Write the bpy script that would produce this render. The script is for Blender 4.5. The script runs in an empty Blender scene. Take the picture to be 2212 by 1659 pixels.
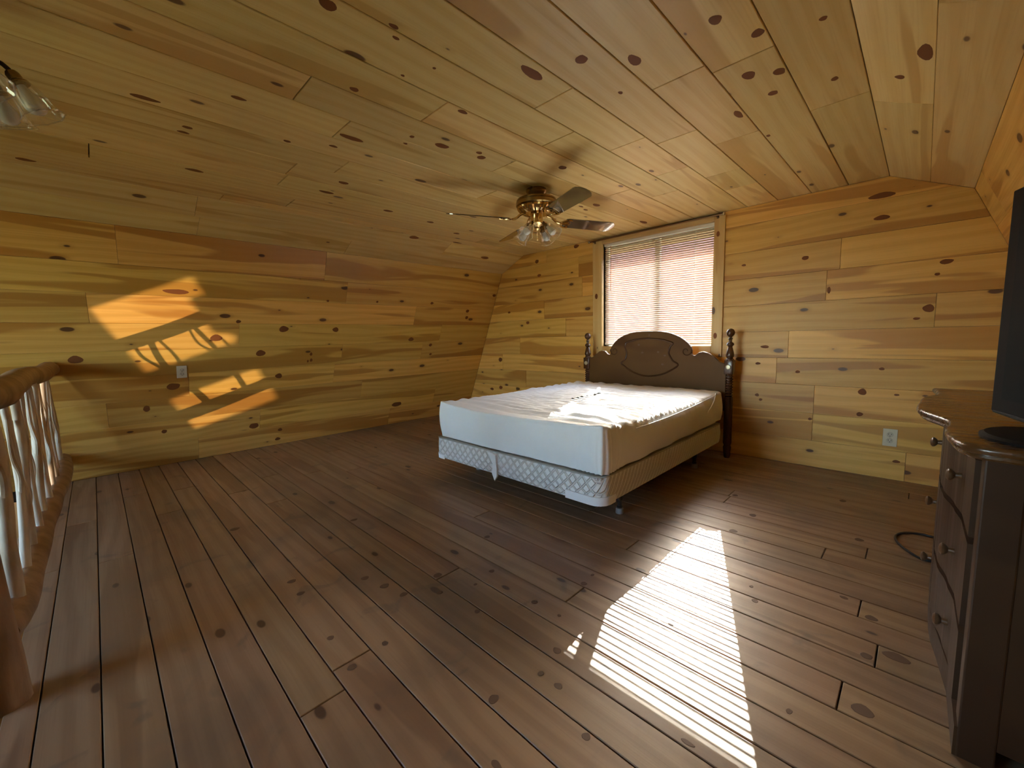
import bpy, bmesh, math, random
from mathutils import Vector, Matrix, noise

random.seed(7)
SC = bpy.context.scene
COL = SC.collection
V = Vector

# ---------------------------------------------------------------- camera
cam_d = bpy.data.cameras.new('camera')
cam_d.sensor_width = 36.0
cam_d.lens = 36.0 * 892.285 / 2212.0
cam_d.clip_start = 0.02
cam = bpy.data.objects.new('camera', cam_d)
COL.objects.link(cam)
yaw, pitch, roll = 0.78257969, -0.11094615, -0.02507647
_f = V((-math.sin(yaw) * math.cos(pitch), math.cos(yaw) * math.cos(pitch), math.sin(pitch)))
_r = V((math.cos(yaw), math.sin(yaw), 0))
_u = _r.cross(_f)
_r2 = math.cos(roll) * _r + math.sin(roll) * _u
_u2 = -math.sin(roll) * _r + math.cos(roll) * _u
M = Matrix((_r2, _u2, -_f)).transposed().to_4x4()
M.translation = V((0, 0, 1.15))
cam.matrix_world = M
SC.camera = cam

# ---------------------------------------------------------------- light
SUN_TRAVEL = V((0.366, -0.931, -0.57)).normalized()
SUN_E, SKY_E, GLINT_E, EXPO = 19.0, 2.9, 6500.0, 1.32
w = bpy.data.worlds.new('sky')
SC.world = w
w.use_nodes = True
nt = w.node_tree
bg = nt.nodes['Background']
sky = nt.nodes.new('ShaderNodeTexSky')
sky.sky_type = 'NISHITA'
sky.sun_disc = False
sky.sun_elevation = math.radians(29.7)
sky.sun_rotation = math.atan2(-SUN_TRAVEL.x, -SUN_TRAVEL.y)
sky.dust_density = 2.0
nt.links.new(sky.outputs[0], bg.inputs[0])
bg.inputs[1].default_value = SKY_E
sl = bpy.data.lights.new('sun', 'SUN')
sl.energy = SUN_E
sl.angle = math.radians(0.12)
sl.color = (1.0, 0.97, 0.92)
so = bpy.data.objects.new('sun', sl)
so.rotation_euler = SUN_TRAVEL.to_track_quat('-Z', 'Y').to_euler()
so.location = (-3, 9, 8)
COL.objects.link(so)
# added spot lamp standing in for reflected low sunlight; its real source is unseen
gl = bpy.data.lights.new('added_glint', 'SPOT')
gl.energy = GLINT_E
gl.color = (1.0, 0.70, 0.46)
gl.spot_size = math.radians(14)
gl.spot_blend = 0.1
gl.shadow_soft_size = 0.05
go = bpy.data.objects.new('added_glint', gl)
go.location = (3.3695, -10.333, -3.096)
go.rotation_euler = (V((-2.07, -2.99, -0.33)) - go.location).to_track_quat('-Z', 'Y').to_euler()
COL.objects.link(go)
SC.view_settings.view_transform = 'Standard'
SC.view_settings.look = 'None'
SC.view_settings.exposure = EXPO
SC.view_settings.gamma = 1.0
SC.view_settings.use_curve_mapping = False
SC.cycles.max_bounces = 10
SC.cycles.diffuse_bounces = 6
SC.cycles.glossy_bounces = 4
SC.cycles.transparent_max_bounces = 16
SC.cycles.caustics_reflective = False
SC.cycles.caustics_refractive = False
SC.cycles.sample_clamp_indirect = 6.0
SC.cycles.use_denoising = True

# ---------------------------------------------------------------- helpers
def link(o, parent=None):
    COL.objects.link(o)
    if parent is not None:
        o.parent = parent
    return o

def mesh_obj(name, verts, faces, m=None, parent=None, smooth=False):
    me = bpy.data.meshes.new(name)
    me.from_pydata([tuple(v) for v in verts], [], faces)
    if smooth:
        for p in me.polygons:
            p.use_smooth = True
    if m:
        me.materials.append(m)
    me.update()
    return link(bpy.data.objects.new(name, me), parent)

class MB:
    """collects shapes that belong to ONE mesh"""
    def __init__(s):
        s.v, s.f = [], []
    def add(s, vs, fs):
        b = len(s.v)
        s.v += [V(v) for v in vs]
        s.f += [tuple(b + i for i in f) for f in fs]
        return s
    def box(s, a, b, ch=0.0):
        a, b = V(a), V(b)
        if ch <= 0:
            vs = [(x, y, z) for x in (a.x, b.x) for y in (a.y, b.y) for z in (a.z, b.z)]
            return s.add(vs, [(0, 1, 3, 2), (4, 6, 7, 5), (0, 4, 5, 1), (2, 3, 7, 6), (0, 2, 6, 4), (1, 5, 7, 3)])
        bm = bmesh.new()
        bmesh.ops.create_cube(bm, size=1)
        for v in bm.verts:
            v.co = V(((a.x + b.x) / 2 + v.co.x * (b.x - a.x), (a.y + b.y) / 2 + v.co.y * (b.y - a.y), (a.z + b.z) / 2 + v.co.z * (b.z - a.z)))
        bmesh.ops.bevel(bm, geom=bm.edges[:], offset=ch, segments=2, affect='EDGES', profile=0.5)
        bm.verts.index_update()
        s.add([v.co.copy() for v in bm.verts], [tuple(v.index for v in f.verts) for f in bm.faces])
        bm.free()
        return s
    def lathe(s, prof, c=(0, 0, 0), n=24, axis='Z', M4=None, ribs=0, rib=0.0):
        c = V(c)
        vs, fs = [], []
        for (r, z) in prof:
            for i in range(n):
                a = 2 * math.pi * i / n
                rr = r * (1 + (rib if ribs and (i % 2) else 0))
                p = V((rr * math.cos(a), rr * math.sin(a), z))
                vs.append((M4 @ p) if M4 else c + p)
        for j in range(len(prof) - 1):
            for i in range(n):
                k = (i + 1) % n
                fs.append((j * n + i, j * n + k, (j + 1) * n + k, (j + 1) * n + i))
        if prof[0][0] > 1e-5:
            fs.append(tuple(range(n))[::-1])
        if prof[-1][0] > 1e-5:
            fs.append(tuple((len(prof) - 1) * n + i for i in range(n)))
        return s.add(vs, fs)
    def tube(s, pts, rad, n=10, closed=False, flat=None):
        pts = [V(p) for p in pts]
        N = len(pts)
        rad = rad if isinstance(rad, (list, tuple)) else [rad] * N
        vs, fs = [], []
        prev = None
        for i in range(N):
            if closed:
                t = pts[(i + 1) % N] - pts[i - 1]
            else:
                t = pts[min(i + 1, N - 1)] - pts[max(i - 1, 0)]
            t = t.normalized() if t.length > 1e-9 else V((0, 0, 1))
            if prev is None:
                up = V((0, 0, 1)) if abs(t.z) < 0.9 else V((1, 0, 0))
                a = t.cross(up).normalized()
            else:
                a = (prev - t * prev.dot(t)).normalized()
            prev = a
            b = t.cross(a)
            for k in range(n):
                an = 2 * math.pi * k / n
                vs.append(pts[i] + (a * math.cos(an) + b * math.sin(an)) * rad[i])
        M_ = N if closed else N - 1
        for i in range(M_):
            j = (i + 1) % N
            for k in range(n):
                l = (k + 1) % n
                fs.append((i * n + k, i * n + l, j * n + l, j * n + k))
        if not closed:
            fs.append(tuple(range(n))[::-1])
            fs.append(tuple((N - 1) * n + k for k in range(n)))
        return s.add(vs, fs)
    def prism(s, poly, fn, d0, d1):
        """poly: 2D outline, fn(u,v,d)->point, thickness from d0 to d1"""
        n = len(poly)
        vs = [fn(u, v, d0) for u, v in poly] + [fn(u, v, d1) for u, v in poly]
        fs = [tuple(range(n))[::-1], tuple(range(n, 2 * n))]
        fs += [(i, (i + 1) % n, n + (i + 1) % n, n + i) for i in range(n)]
        return s.add(vs, fs)
    def build(s, name, m, parent=None, smooth=False, fix=True):
        o = mesh_obj(name, s.v, s.f, m, parent, smooth)
        if fix:
            bm = bmesh.new()
            bm.from_mesh(o.data)
            bmesh.ops.recalc_face_normals(bm, faces=bm.faces[:])
            bm.to_mesh(o.data)
            bm.free()
        if smooth:
            try:
                o.data.set_sharp_from_angle(angle=math.radians(40))
            except Exception:
                pass
        return o

def tag(o, label=None, cat=None, group=None, kind=None):
    if label: o['label'] = label
    if cat: o['category'] = cat
    if group: o['group'] = group
    if kind: o['kind'] = kind
    return o

def empty(name, loc=(0, 0, 0)):
    o = bpy.data.objects.new(name, None)
    o.empty_display_size = 0.1
    o.location = loc
    return link(o)

def put(o, root):
    """parent o (built in world space) under root, keeping its place"""
    o.parent = root
    o.matrix_parent_inverse = Matrix.Translation(-root.location)
    return o

def smoothpath(pts, k=6, closed=False):
    pts = [V(p) for p in pts]
    out = []
    n = len(pts)
    rng = range(n) if closed else range(n - 1)
    for i in rng:
        p0 = pts[(i - 1) % n] if closed or i > 0 else pts[0]
        p1 = pts[i]
        p2 = pts[(i + 1) % n]
        p3 = pts[(i + 2) % n] if closed or i + 2 < n else pts[-1]
        for j in range(k):
            t = j / k
            out.append(0.5 * ((2 * p1) + (p2 - p0) * t + (2 * p0 - 5 * p1 + 4 * p2 - p3) * t * t + (3 * p1 - p0 - 3 * p2 + p3) * t ** 3))
    if not closed:
        out.append(pts[-1])
    return out

# ---------------------------------------------------------------- materials
def newmat(name):
    m = bpy.data.materials.new(name)
    m.use_nodes = True
    t = m.node_tree
    return m, t, t.nodes['Principled BSDF']

def simple(name, col, rough=0.5, metal=0.0, bump=None, spec=None, var=None):
    m, t, b = newmat(name)
    b.inputs['Base Color'].default_value = (*col, 1)
    b.inputs['Roughness'].default_value = rough
    b.inputs['Metallic'].default_value = metal
    if spec is not None:
        b.inputs['Specular IOR Level'].default_value = spec
    if var or bump:
        tc = t.nodes.new('ShaderNodeTexCoord')
        nz = t.nodes.new('ShaderNodeTexNoise')
        nz.inputs['Scale'].default_value = (var or bump)[0]
        nz.inputs['Detail'].default_value = 4
        t.links.new(tc.outputs['Object'], nz.inputs['Vector'])
        if var:
            mx = t.nodes.new('ShaderNodeMix'); mx.data_type = 'RGBA'
            mx.inputs['A'].default_value = (*col, 1)
            mx.inputs['B'].default_value = (*var[1], 1)
            t.links.new(nz.outputs['Fac'], mx.inputs['Factor'])
            t.links.new(mx.outputs['Result'], b.inputs['Base Color'])
        if bump:
            bp = t.nodes.new('ShaderNodeBump')
            bp.inputs['Strength'].default_value = bump[1]
            bp.inputs['Distance'].default_value = 0.004
            t.links.new(nz.outputs['Fac'], bp.inputs['Height'])
            t.links.new(bp.outputs['Normal'], b.inputs['Normal'])
    return m

def pine(name, light, mid, heart, knot, rough=0.4, heart_lo=0.52, tint=0.18, dirt=None, knot_r=0.10, coat=0.0):
    """one pine board along its own local X: fibre, growth figure, heartwood, small knots"""
    m, t, b = newmat(name)
    N, L = t.nodes.new, t.links.new
    tc = N('ShaderNodeTexCoord'); oi = N('ShaderNodeObjectInfo')
    off = N('ShaderNodeVectorMath'); off.operation = 'SCALE'
    off.inputs[0].default_value = (53.0, 17.0, 3.0)
    L(oi.outputs['Random'], off.inputs['Scale'])
    add = N('ShaderNodeVectorMath'); add.operation = 'ADD'
    L(tc.outputs['Object'], add.inputs[0]); L(off.outputs[0], add.inputs[1])
    def mapped(sx, sy, sz=1.0, src=None):
        mp = N('ShaderNodeMapping')
        mp.inputs['Scale'].default_value = (sx, sy, sz)
        L(src or add.outputs[0], mp.inputs['Vector'])
        return mp.outputs[0]
    def nz(vec, scale, det=3, dist=0.0):
        n = N('ShaderNodeTexNoise')
        n.inputs['Scale'].default_value = scale; n.inputs['Detail'].default_value = det
        n.inputs['Distortion'].default_value = dist
        L(vec, n.inputs['Vector'])
        return n.outputs['Fac']
    def ramp(f, a, bb, smooth=True):
        r = N('ShaderNodeMapRange'); r.interpolation_type = 'SMOOTHSTEP' if smooth else 'LINEAR'
        r.inputs['From Min'].default_value = a; r.inputs['From Max'].default_value = bb
        L(f, r.inputs['Value'])
        return r.outputs['Result']
    def mix(f, a, c):
        x = N('ShaderNodeMix'); x.data_type = 'RGBA'
        L(f, x.inputs['Factor'])
        for sock, val in (('A', a), ('B', c)):
            if isinstance(val, tuple): x.inputs[sock].default_value = (*val, 1)
            else: L(val, x.inputs[sock])
        return x.outputs['Result']
    def math_(op, a, c, e=0.0):
        x = N('ShaderNodeMath'); x.operation = op
        for i, val in ((0, a), (1, c), (2, e)):
            if isinstance(val, (int, float)): x.inputs[i].default_value = val
            else: L(val, x.inputs[i])
        return x.outputs[0]
    # cathedral figure
    fig = N('ShaderNodeTexWave'); fig.wave_type = 'BANDS'; fig.bands_direction = 'Y'
    fig.inputs['Scale'].default_value = 2.6
    fig.inputs['Distortion'].default_value = 14.0
    fig.inputs['Detail'].default_value = 2.0
    fig.inputs['Detail Scale'].default_value = 0.55
    L(mapped(0.35, 1.6), fig.inputs['Vector'])
    fibre = nz(mapped(2.5, 130), 1.0, 3)
    blotch = nz(mapped(0.32, 3.6), 1.6, 2, 0.8)
    c = mix(ramp(fig.outputs['Fac'], 0.15, 0.95), light, mid)
    c = mix(math_('MULTIPLY', ramp(blotch, heart_lo, heart_lo + 0.06), 0.8), c, heart)
    c = mix(math_('MULTIPLY', ramp(fibre, 0.45, 0.75), 0.22), c, heart)
    # small knots, only in some of the cells
    vo = N('ShaderNodeTexVoronoi'); vo.voronoi_dimensions = '2D'
    vo.inputs['Scale'].default_value = 1.0
    L(mapped(2.2, 4.6), vo.inputs['Vector'])
    sep = N('ShaderNodeSeparateColor'); L(vo.outputs['Color'], sep.inputs[0])
    on = math_('GREATER_THAN', sep.outputs[0], 0.72)
    rad = math_('MULTIPLY', sep.outputs[1], knot_r)
    inside = math_('SUBTRACT', rad, vo.outputs['Distance'])
    kn = math_('MULTIPLY', ramp(inside, -0.012, 0.018), on)
    halo = math_('MULTIPLY', ramp(inside, -0.10, 0.0), on)
    c = mix(math_('MULTIPLY', halo, 0.35), c, heart)
    c = mix(math_('MULTIPLY', kn, 0.9), c, knot)
    if dirt:
        g = N('ShaderNodeNewGeometry')
        d1 = nz(mapped(1.0, 1.0, 1.0, g.outputs['Position']), 1.7, 5, 0.4)
        c = mix(math_('MULTIPLY', ramp(d1, 0.46, 0.72), dirt[1]), c, dirt[0])
        d2 = nz(mapped(1.0, 1.0, 1.0, g.outputs['Position']), 5.5, 4, 0.8)
        c = mix(math_('MULTIPLY', ramp(d2, 0.60, 0.74), dirt[1]), c, dirt[0])
    # board-to-board tint
    hs = N('ShaderNodeHueSaturation')
    v = math_('MULTIPLY_ADD', oi.outputs['Random'], tint * 2, 1.0 - tint)
    L(v, hs.inputs['Value'])
    r2 = math_('FRACT', math_('MULTIPLY', oi.outputs['Random'], 91.7), 0)
    hv = math_('MULTIPLY_ADD', r2, 0.012, 0.496)
    L(hv, hs.inputs['Hue'])
    L(c, hs.inputs['Color'])
    L(hs.outputs[0], b.inputs['Base Color'])
    rr = N('ShaderNodeMapRange')
    rr.inputs['To Min'].default_value = rough - 0.06; rr.inputs['To Max'].default_value = rough + 0.12
    L(fibre, rr.inputs['Value']); L(rr.outputs[0], b.inputs['Roughness'])
    bp = N('ShaderNodeBump'); bp.inputs['Strength'].default_value = 0.12; bp.inputs['Distance'].default_value = 0.002
    L(fibre, bp.inputs['Height']); L(bp.outputs[0], b.inputs['Normal'])
    if coat:
        b.inputs['Coat Weight'].default_value = coat
        b.inputs['Coat Roughness'].default_value = 0.25
    return m

def knotmat(name, core, ring, edge):
    m, t, b = newmat(name)
    N, L = t.nodes.new, t.links.new
    tc = N('ShaderNodeTexCoord')
    ln = N('ShaderNodeVectorMath'); ln.operation = 'LENGTH'
    L(tc.outputs['Object'], ln.inputs[0])
    nz = N('ShaderNodeTexNoise'); nz.inputs['Scale'].default_value = 3; L(tc.outputs['Object'], nz.inputs['Vector'])
    ad = N('ShaderNodeMath'); ad.operation = 'MULTIPLY_ADD'; ad.inputs[1].default_value = 0.35
    L(nz.outputs['Fac'], ad.inputs[0]); L(ln.outputs['Value'], ad.inputs[2])
    cr = N('ShaderNodeValToRGB')
    e = cr.color_ramp.elements
    e[0].position = 0.25; e[0].color = (*core, 1)
    e[1].position = 1.15; e[1].color = (*edge, 1)
    x = e.new(0.55); x.color = (*ring, 1)
    x = e.new(0.72); x.color = (*core, 1)
    L(ad.outputs[0], cr.inputs[0]); L(cr.outputs[0], b.inputs['Base Color'])
    b.inputs['Roughness'].default_value = 0.6
    b.inputs['Specular IOR Level'].default_value = 0.25
    return m

def seethrough(name, tint, gloss=0.08, rough=0.02, glossy=(1, 1, 1), milk=0.0):
    m = bpy.data.materials.new(name); m.use_nodes = True
    t = m.node_tree; t.nodes.clear()
    o = t.nodes.new('ShaderNodeOutputMaterial')
    tr = t.nodes.new('ShaderNodeBsdfTransparent'); tr.inputs[0].default_value = (*tint, 1)
    g = t.nodes.new('ShaderNodeBsdfGlossy'); g.inputs['Roughness'].default_value = rough
    g.inputs[0].default_value = (*glossy, 1)
    lw = t.nodes.new('ShaderNodeLayerWeight'); lw.inputs['Blend'].default_value = 0.25
    mr = t.nodes.new('ShaderNodeMapRange'); mr.inputs['To Min'].default_value = gloss; mr.inputs['To Max'].default_value = 0.85
    t.links.new(lw.outputs['Facing'], mr.inputs['Value'])
    mx = t.nodes.new('ShaderNodeMixShader')
    t.links.new(mr.outputs[0], mx.inputs[0]); t.links.new(tr.outputs[0], mx.inputs[1]); t.links.new(g.outputs[0], mx.inputs[2])
    last = mx
    if milk:
        d = t.nodes.new('ShaderNodeBsdfDiffuse'); d.inputs[0].default_value = (0.85, 0.86, 0.85, 1)
        m2 = t.nodes.new('ShaderNodeMixShader'); m2.inputs[0].default_value = milk
        t.links.new(mx.outputs[0], m2.inputs[1]); t.links.new(d.outputs[0], m2.inputs[2])
        last = m2
    t.links.new(last.outputs[0], o.inputs[0])
    return m

PINE_WALL = pine('pine_wall', (0.77, 0.455, 0.115), (0.71, 0.395, 0.085), (0.46, 0.20, 0.032), (0.075, 0.022, 0.012), rough=0.38)
PINE_CEIL = pine('pine_ceiling', (0.80, 0.60, 0.26), (0.76, 0.54, 0.21), (0.60, 0.36, 0.11), (0.09, 0.03, 0.02), rough=0.36, heart_lo=0.56, tint=0.12)
PINE_FLOOR = pine('pine_floor', (0.315, 0.195, 0.108), (0.265, 0.156, 0.083), (0.195, 0.106, 0.054), (0.05, 0.022, 0.014), rough=0.39, heart_lo=0.57, tint=0.10, dirt=((0.115, 0.085, 0.06), 0.55))
PINE_TRIM = pine('pine_trim', (0.70, 0.48, 0.20), (0.66, 0.42, 0.16), (0.55, 0.30, 0.10), (0.08, 0.025, 0.015), rough=0.35, heart_lo=0.62, tint=0.05)
KNOT = knotmat('knot_wood', (0.030, 0.010, 0.007), (0.11, 0.034, 0.018), (0.20, 0.07, 0.022))
KNOT_FLOOR = knotmat('knot_floor', (0.018, 0.009, 0.007), (0.05, 0.025, 0.018), (0.13, 0.075, 0.045))
DARK = simple('groove_dark', (0.035, 0.018, 0.008), 0.9)
EXT = simple('siding', (0.35, 0.28, 0.2), 0.8, var=(6, (0.28, 0.22, 0.16)))
WHITE_VINYL = simple('white_vinyl', (0.78, 0.76, 0.70), 0.4)
BRASS = simple('antique_brass', (0.33, 0.215, 0.085), 0.24, 1.0, var=(9, (0.20, 0.13, 0.05)))
BRASS_BRIGHT = simple('polished_brass', (0.72, 0.52, 0.24), 0.14, 1.0)

# ================================================================ the room
S = 1.15
YB = 4.203            # face of the window wall
YR = -2.99            # face of the rear gable
CZ = 2.254            # flat ceiling
XLB, XLT, ZT = -5.21, -4.324, 2.0585      # left wall foot / top, height of the kink
XCL = -3.897          # left edge of the flat ceiling
XC = -2.07            # gable axis
XRB, XRT, XCR = 2 * XC - XLB, 2 * XC - XLT, 2 * XC - XCL
XPOST = -1.86          # stair opening ends here
YS = -0.315           # edge of the stair opening
T = 0.018             # board thickness

K_LEFT=[[-4.685,0.817,1.219,0.1,0.093],[-4.651,1.39,1.298,0.095,0.081],[-4.654,1.918,1.291,0.072,0.061],[-4.753,1.187,1.06,0.091,0.102],[-4.627,0.993,1.355,0.045,0.037],[-4.861,1.364,0.81,0.072,0.066],[-4.872,0.487,0.784,0.113,0.096],[-4.953,0.289,0.596,0.057,0.067],[-5.091,1.194,0.276,0.109,0.107],[-4.751,-0.106,1.065,0.091,0.104],[-4.517,0.539,1.61,0.216,0.048],[-4.767,1.677,1.029,0.029,0.045],[-4.796,1.683,0.962,0.03,0.045],[-4.513,3.117,1.619,0.049,0.038],[-4.708,2.904,1.165,0.082,0.059],[-4.548,3.729,1.539,0.066,0.049],[-4.585,3.739,1.451,0.058,0.05],[-4.743,3.222,1.084,0.06,0.049],[-5.086,2.86,0.286,0.176,0.106],[-5.179,1.386,0.07,0.06,0.045],[-5.132,1.406,0.181,0.049,0.044],[-4.525,1.804,1.591,0.034,0.026],[-4.799,1.649,0.953,0.024,0.034],[-4.519,2.366,1.605,0.034,0.028],[-5.058,0.4,0.352,0.048,0.046],[-4.798,3.252,0.957,0.046,0.036],[-4.443,4.154,1.782,0.081,0.043]]
K_SLOPE=[[-4.367,2.854,2.037,0.06,0.137],[-4.408,3.15,2.015,0.065,0.085],[-4.402,1.727,2.018,0.044,0.046]]
K_CEIL=[[-1.042,1.489,2.254,0.064,0.062],[-1.237,1.407,2.254,0.148,0.055],[-0.593,1.665,2.254,0.047,0.058],[-0.486,1.85,2.254,0.049,0.055],[-0.606,2.109,2.254,0.062,0.075],[-0.495,2.178,2.254,0.049,0.068],[-0.566,2.343,2.254,0.044,0.053],[-0.347,2.421,2.254,0.03,0.043],[-0.114,2.509,2.254,0.04,0.042],[0.111,3.167,2.254,0.038,0.057],[0.23,3.325,2.254,0.034,0.06],[-0.738,2.428,2.254,0.112,0.036],[-1.752,2.282,2.254,0.074,0.06],[-2.026,1.518,2.254,0.1,0.104],[-1.991,1.786,2.254,0.057,0.065],[-1.458,0.651,2.254,0.066,0.053],[-1.404,0.856,2.254,0.023,0.041],[-1.441,0.89,2.254,0.017,0.034],[-1.845,0.917,2.254,0.044,0.036],[-1.646,1.381,2.254,0.058,0.033],[-1.616,1.022,2.254,0.015,0.019],[-1.487,1.091,2.254,0.015,0.018],[-2.533,0.27,2.254,0.116,0.041],[-2.257,0.569,2.254,0.032,0.067],[-2.279,1.038,2.254,0.194,0.048],[-3.342,0.56,2.254,0.101,0.052],[-3.197,1.322,2.254,0.053,0.124],[-4.535,1.473,2.254,0.048,0.174],[-4.501,2.574,2.254,0.042,0.198],[-5.028,2.781,2.254,0.047,0.152],[-4.508,0.627,2.254,0.081,0.126],[-4.281,0.225,2.254,0.089,0.103],[-2.042,3.123,2.254,0.056,0.102],[-2.033,3.943,2.254,0.066,0.142],[-0.322,1.943,2.254,0.03,0.028],[0.003,2.288,2.254,0.138,0.072],[-0.898,1.651,2.254,0.049,0.089],[-1.053,1.81,2.254,0.021,0.03],[-2.177,3.161,2.254,0.033,0.068],[-2.15,3.054,2.254,0.028,0.064],[-2.14,1.349,2.254,0.021,0.028],[-2.046,1.333,2.254,0.03,0.032],[-1.952,1.734,2.254,0.044,0.037],[-2.939,1.339,2.254,0.082,0.054],[-3.301,1.885,2.254,0.101,0.079],[-3.918,2.521,2.254,0.058,0.121],[-3.785,-0.171,2.254,0.076,0.091],[-4.216,0.082,2.254,0.079,0.097],[-2.805,0.437,2.254,0.056,0.03],[-2.72,0.445,2.254,0.054,0.034],[-2.547,0.858,2.254,0.045,0.03],[-2.44,1.067,2.254,0.051,0.03],[-3.369,2.352,2.254,0.078,0.078],[-3.515,2.796,2.254,0.077,0.076],[-4.091,3.643,2.254,0.083,0.144],[-3.896,3.06,2.254,0.042,0.139],[-0.693,2.809,2.254,0.022,0.039]]
K_BACK=[[-3.661,4.203,2.138,0.073,0.053],[-3.625,4.203,1.955,0.072,0.041],[-3.847,4.203,1.352,0.068,0.044],[-4.368,4.203,0.837,0.088,0.068],[-3.03,4.203,2.242,0.082,0.049],[-0.271,4.203,1.968,0.096,0.04],[0.084,4.203,1.6,0.077,0.038],[0.044,4.203,1.52,0.034,0.022],[0.017,4.203,1.286,0.065,0.062],[-0.042,4.203,1.217,0.043,0.02],[-0.578,4.203,1.469,0.027,0.059],[-0.73,4.203,1.746,0.058,0.037],[-0.209,4.203,0.846,0.034,0.025],[-0.743,4.203,0.803,0.036,0.028],[-0.997,4.203,1.016,0.072,0.029],[-1.046,4.203,0.867,0.044,0.025],[-1.043,4.203,0.58,0.034,0.03],[-1.012,4.203,0.54,0.03,0.025],[-0.313,4.203,0.668,0.055,0.058],[-0.32,4.203,0.483,0.045,0.037],[-0.638,4.203,0.407,0.029,0.024],[-0.089,4.203,0.145,0.047,0.025],[-0.115,4.203,0.654,0.036,0.017],[-1.19,4.203,1.75,0.038,0.02],[-0.279,4.203,2.118,0.16,0.047],[-4.199,4.203,1.511,0.056,0.032],[-4.414,4.203,0.437,0.08,0.056],[-4.609,4.203,0.389,0.084,0.043]]
K_TRIM=[[-1.405,4.186,2.063,0.029,0.05],[-2.721,4.186,1.607,0.038,0.064],[-1.391,4.186,1.123,0.033,0.057]]
K_FLOOR=[[-3.002,0.492,0.0,0.048,0.141],[-2.56,1.068,0.0,0.034,0.052],[-1.739,1.51,0.0,0.033,0.04],[-1.455,1.287,0.0,0.028,0.033],[-1.623,1.059,0.0,0.045,0.048],[-1.871,0.827,0.0,0.035,0.042],[-1.74,0.86,0.0,0.038,0.047],[-1.614,0.888,0.0,0.034,0.043],[-1.976,0.566,0.0,0.031,0.04],[-2.112,0.57,0.0,0.037,0.044],[-1.58,0.545,0.0,0.029,0.028],[-1.394,0.678,0.0,0.029,0.025],[-1.374,0.54,0.0,0.037,0.036],[-0.91,0.791,0.0,0.033,0.044],[-0.754,0.661,0.0,0.038,0.022],[-1.276,1.055,0.0,0.028,0.027],[-0.882,3.106,0.0,0.038,0.048],[-0.697,2.827,0.0,0.042,0.054],[-0.719,2.513,0.0,0.047,0.051],[-0.446,1.911,0.0,0.027,0.032],[-0.487,2.0,0.0,0.016,0.024],[-1.058,1.488,0.0,0.034,0.033],[-1.138,1.249,0.0,0.032,0.029],[-0.891,1.096,0.0,0.037,0.032],[-0.866,0.975,0.0,0.022,0.024],[-0.79,0.976,0.0,0.031,0.028],[-0.623,0.906,0.0,0.027,0.029],[-0.063,1.536,0.0,0.058,0.056],[0.0,1.882,0.0,0.079,0.056],[-0.069,1.82,0.0,0.041,0.038],[-0.08,2.072,0.0,0.043,0.042],[-0.183,2.86,0.0,0.044,0.046],[-0.319,3.465,0.0,0.042,0.058],[-0.176,2.176,0.0,0.035,0.024],[-0.404,1.075,0.0,0.044,0.017],[-0.646,1.516,0.0,0.026,0.028],[-0.221,1.383,0.0,0.019,0.026],[-1.431,1.161,0.0,0.018,0.022],[-1.503,1.009,0.0,0.03,0.032],[-1.069,1.595,0.0,0.018,0.024],[-1.004,1.253,0.0,0.019,0.017]]

def clip(poly, a, b, c):
    """keep a*u + b*v <= c"""
    out = []
    for i in range(len(poly)):
        p, q = poly[i], poly[(i + 1) % len(poly)]
        dp, dq = a * p[0] + b * p[1] - c, a * q[0] + b * q[1] - c
        if dp <= 0: out.append(p)
        if (dp < 0 < dq) or (dq < 0 < dp):
            k = dp / (dp - dq)
            out.append((p[0] + (q[0] - p[0]) * k, p[1] + (q[1] - p[1]) * k))
    return out

def inset(poly, d):
    n = len(poly)
    area = sum(poly[i][0] * poly[(i + 1) % n][1] - poly[(i + 1) % n][0] * poly[i][1] for i in range(n))
    sg = 1 if area > 0 else -1
    ls = []
    for i in range(n):
        p, q = poly[i], poly[(i + 1) % n]
        ex, ey = q[0] - p[0], q[1] - p[1]
        l = math.hypot(ex, ey)
        if l < 1e-6: continue
        nx, ny = -ey / l * sg, ex / l * sg
        ls.append((nx, ny, nx * p[0] + ny * p[1] + d))
    out = []
    for i in range(len(ls)):
        a1, b1, c1 = ls[i - 1]; a2, b2, c2 = ls[i]
        det = a1 * b2 - a2 * b1
        if abs(det) < 1e-6: continue
        out.append(((c1 * b2 - c2 * b1) / det, (a1 * c2 - a2 * c1) / det))
    return out

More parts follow.
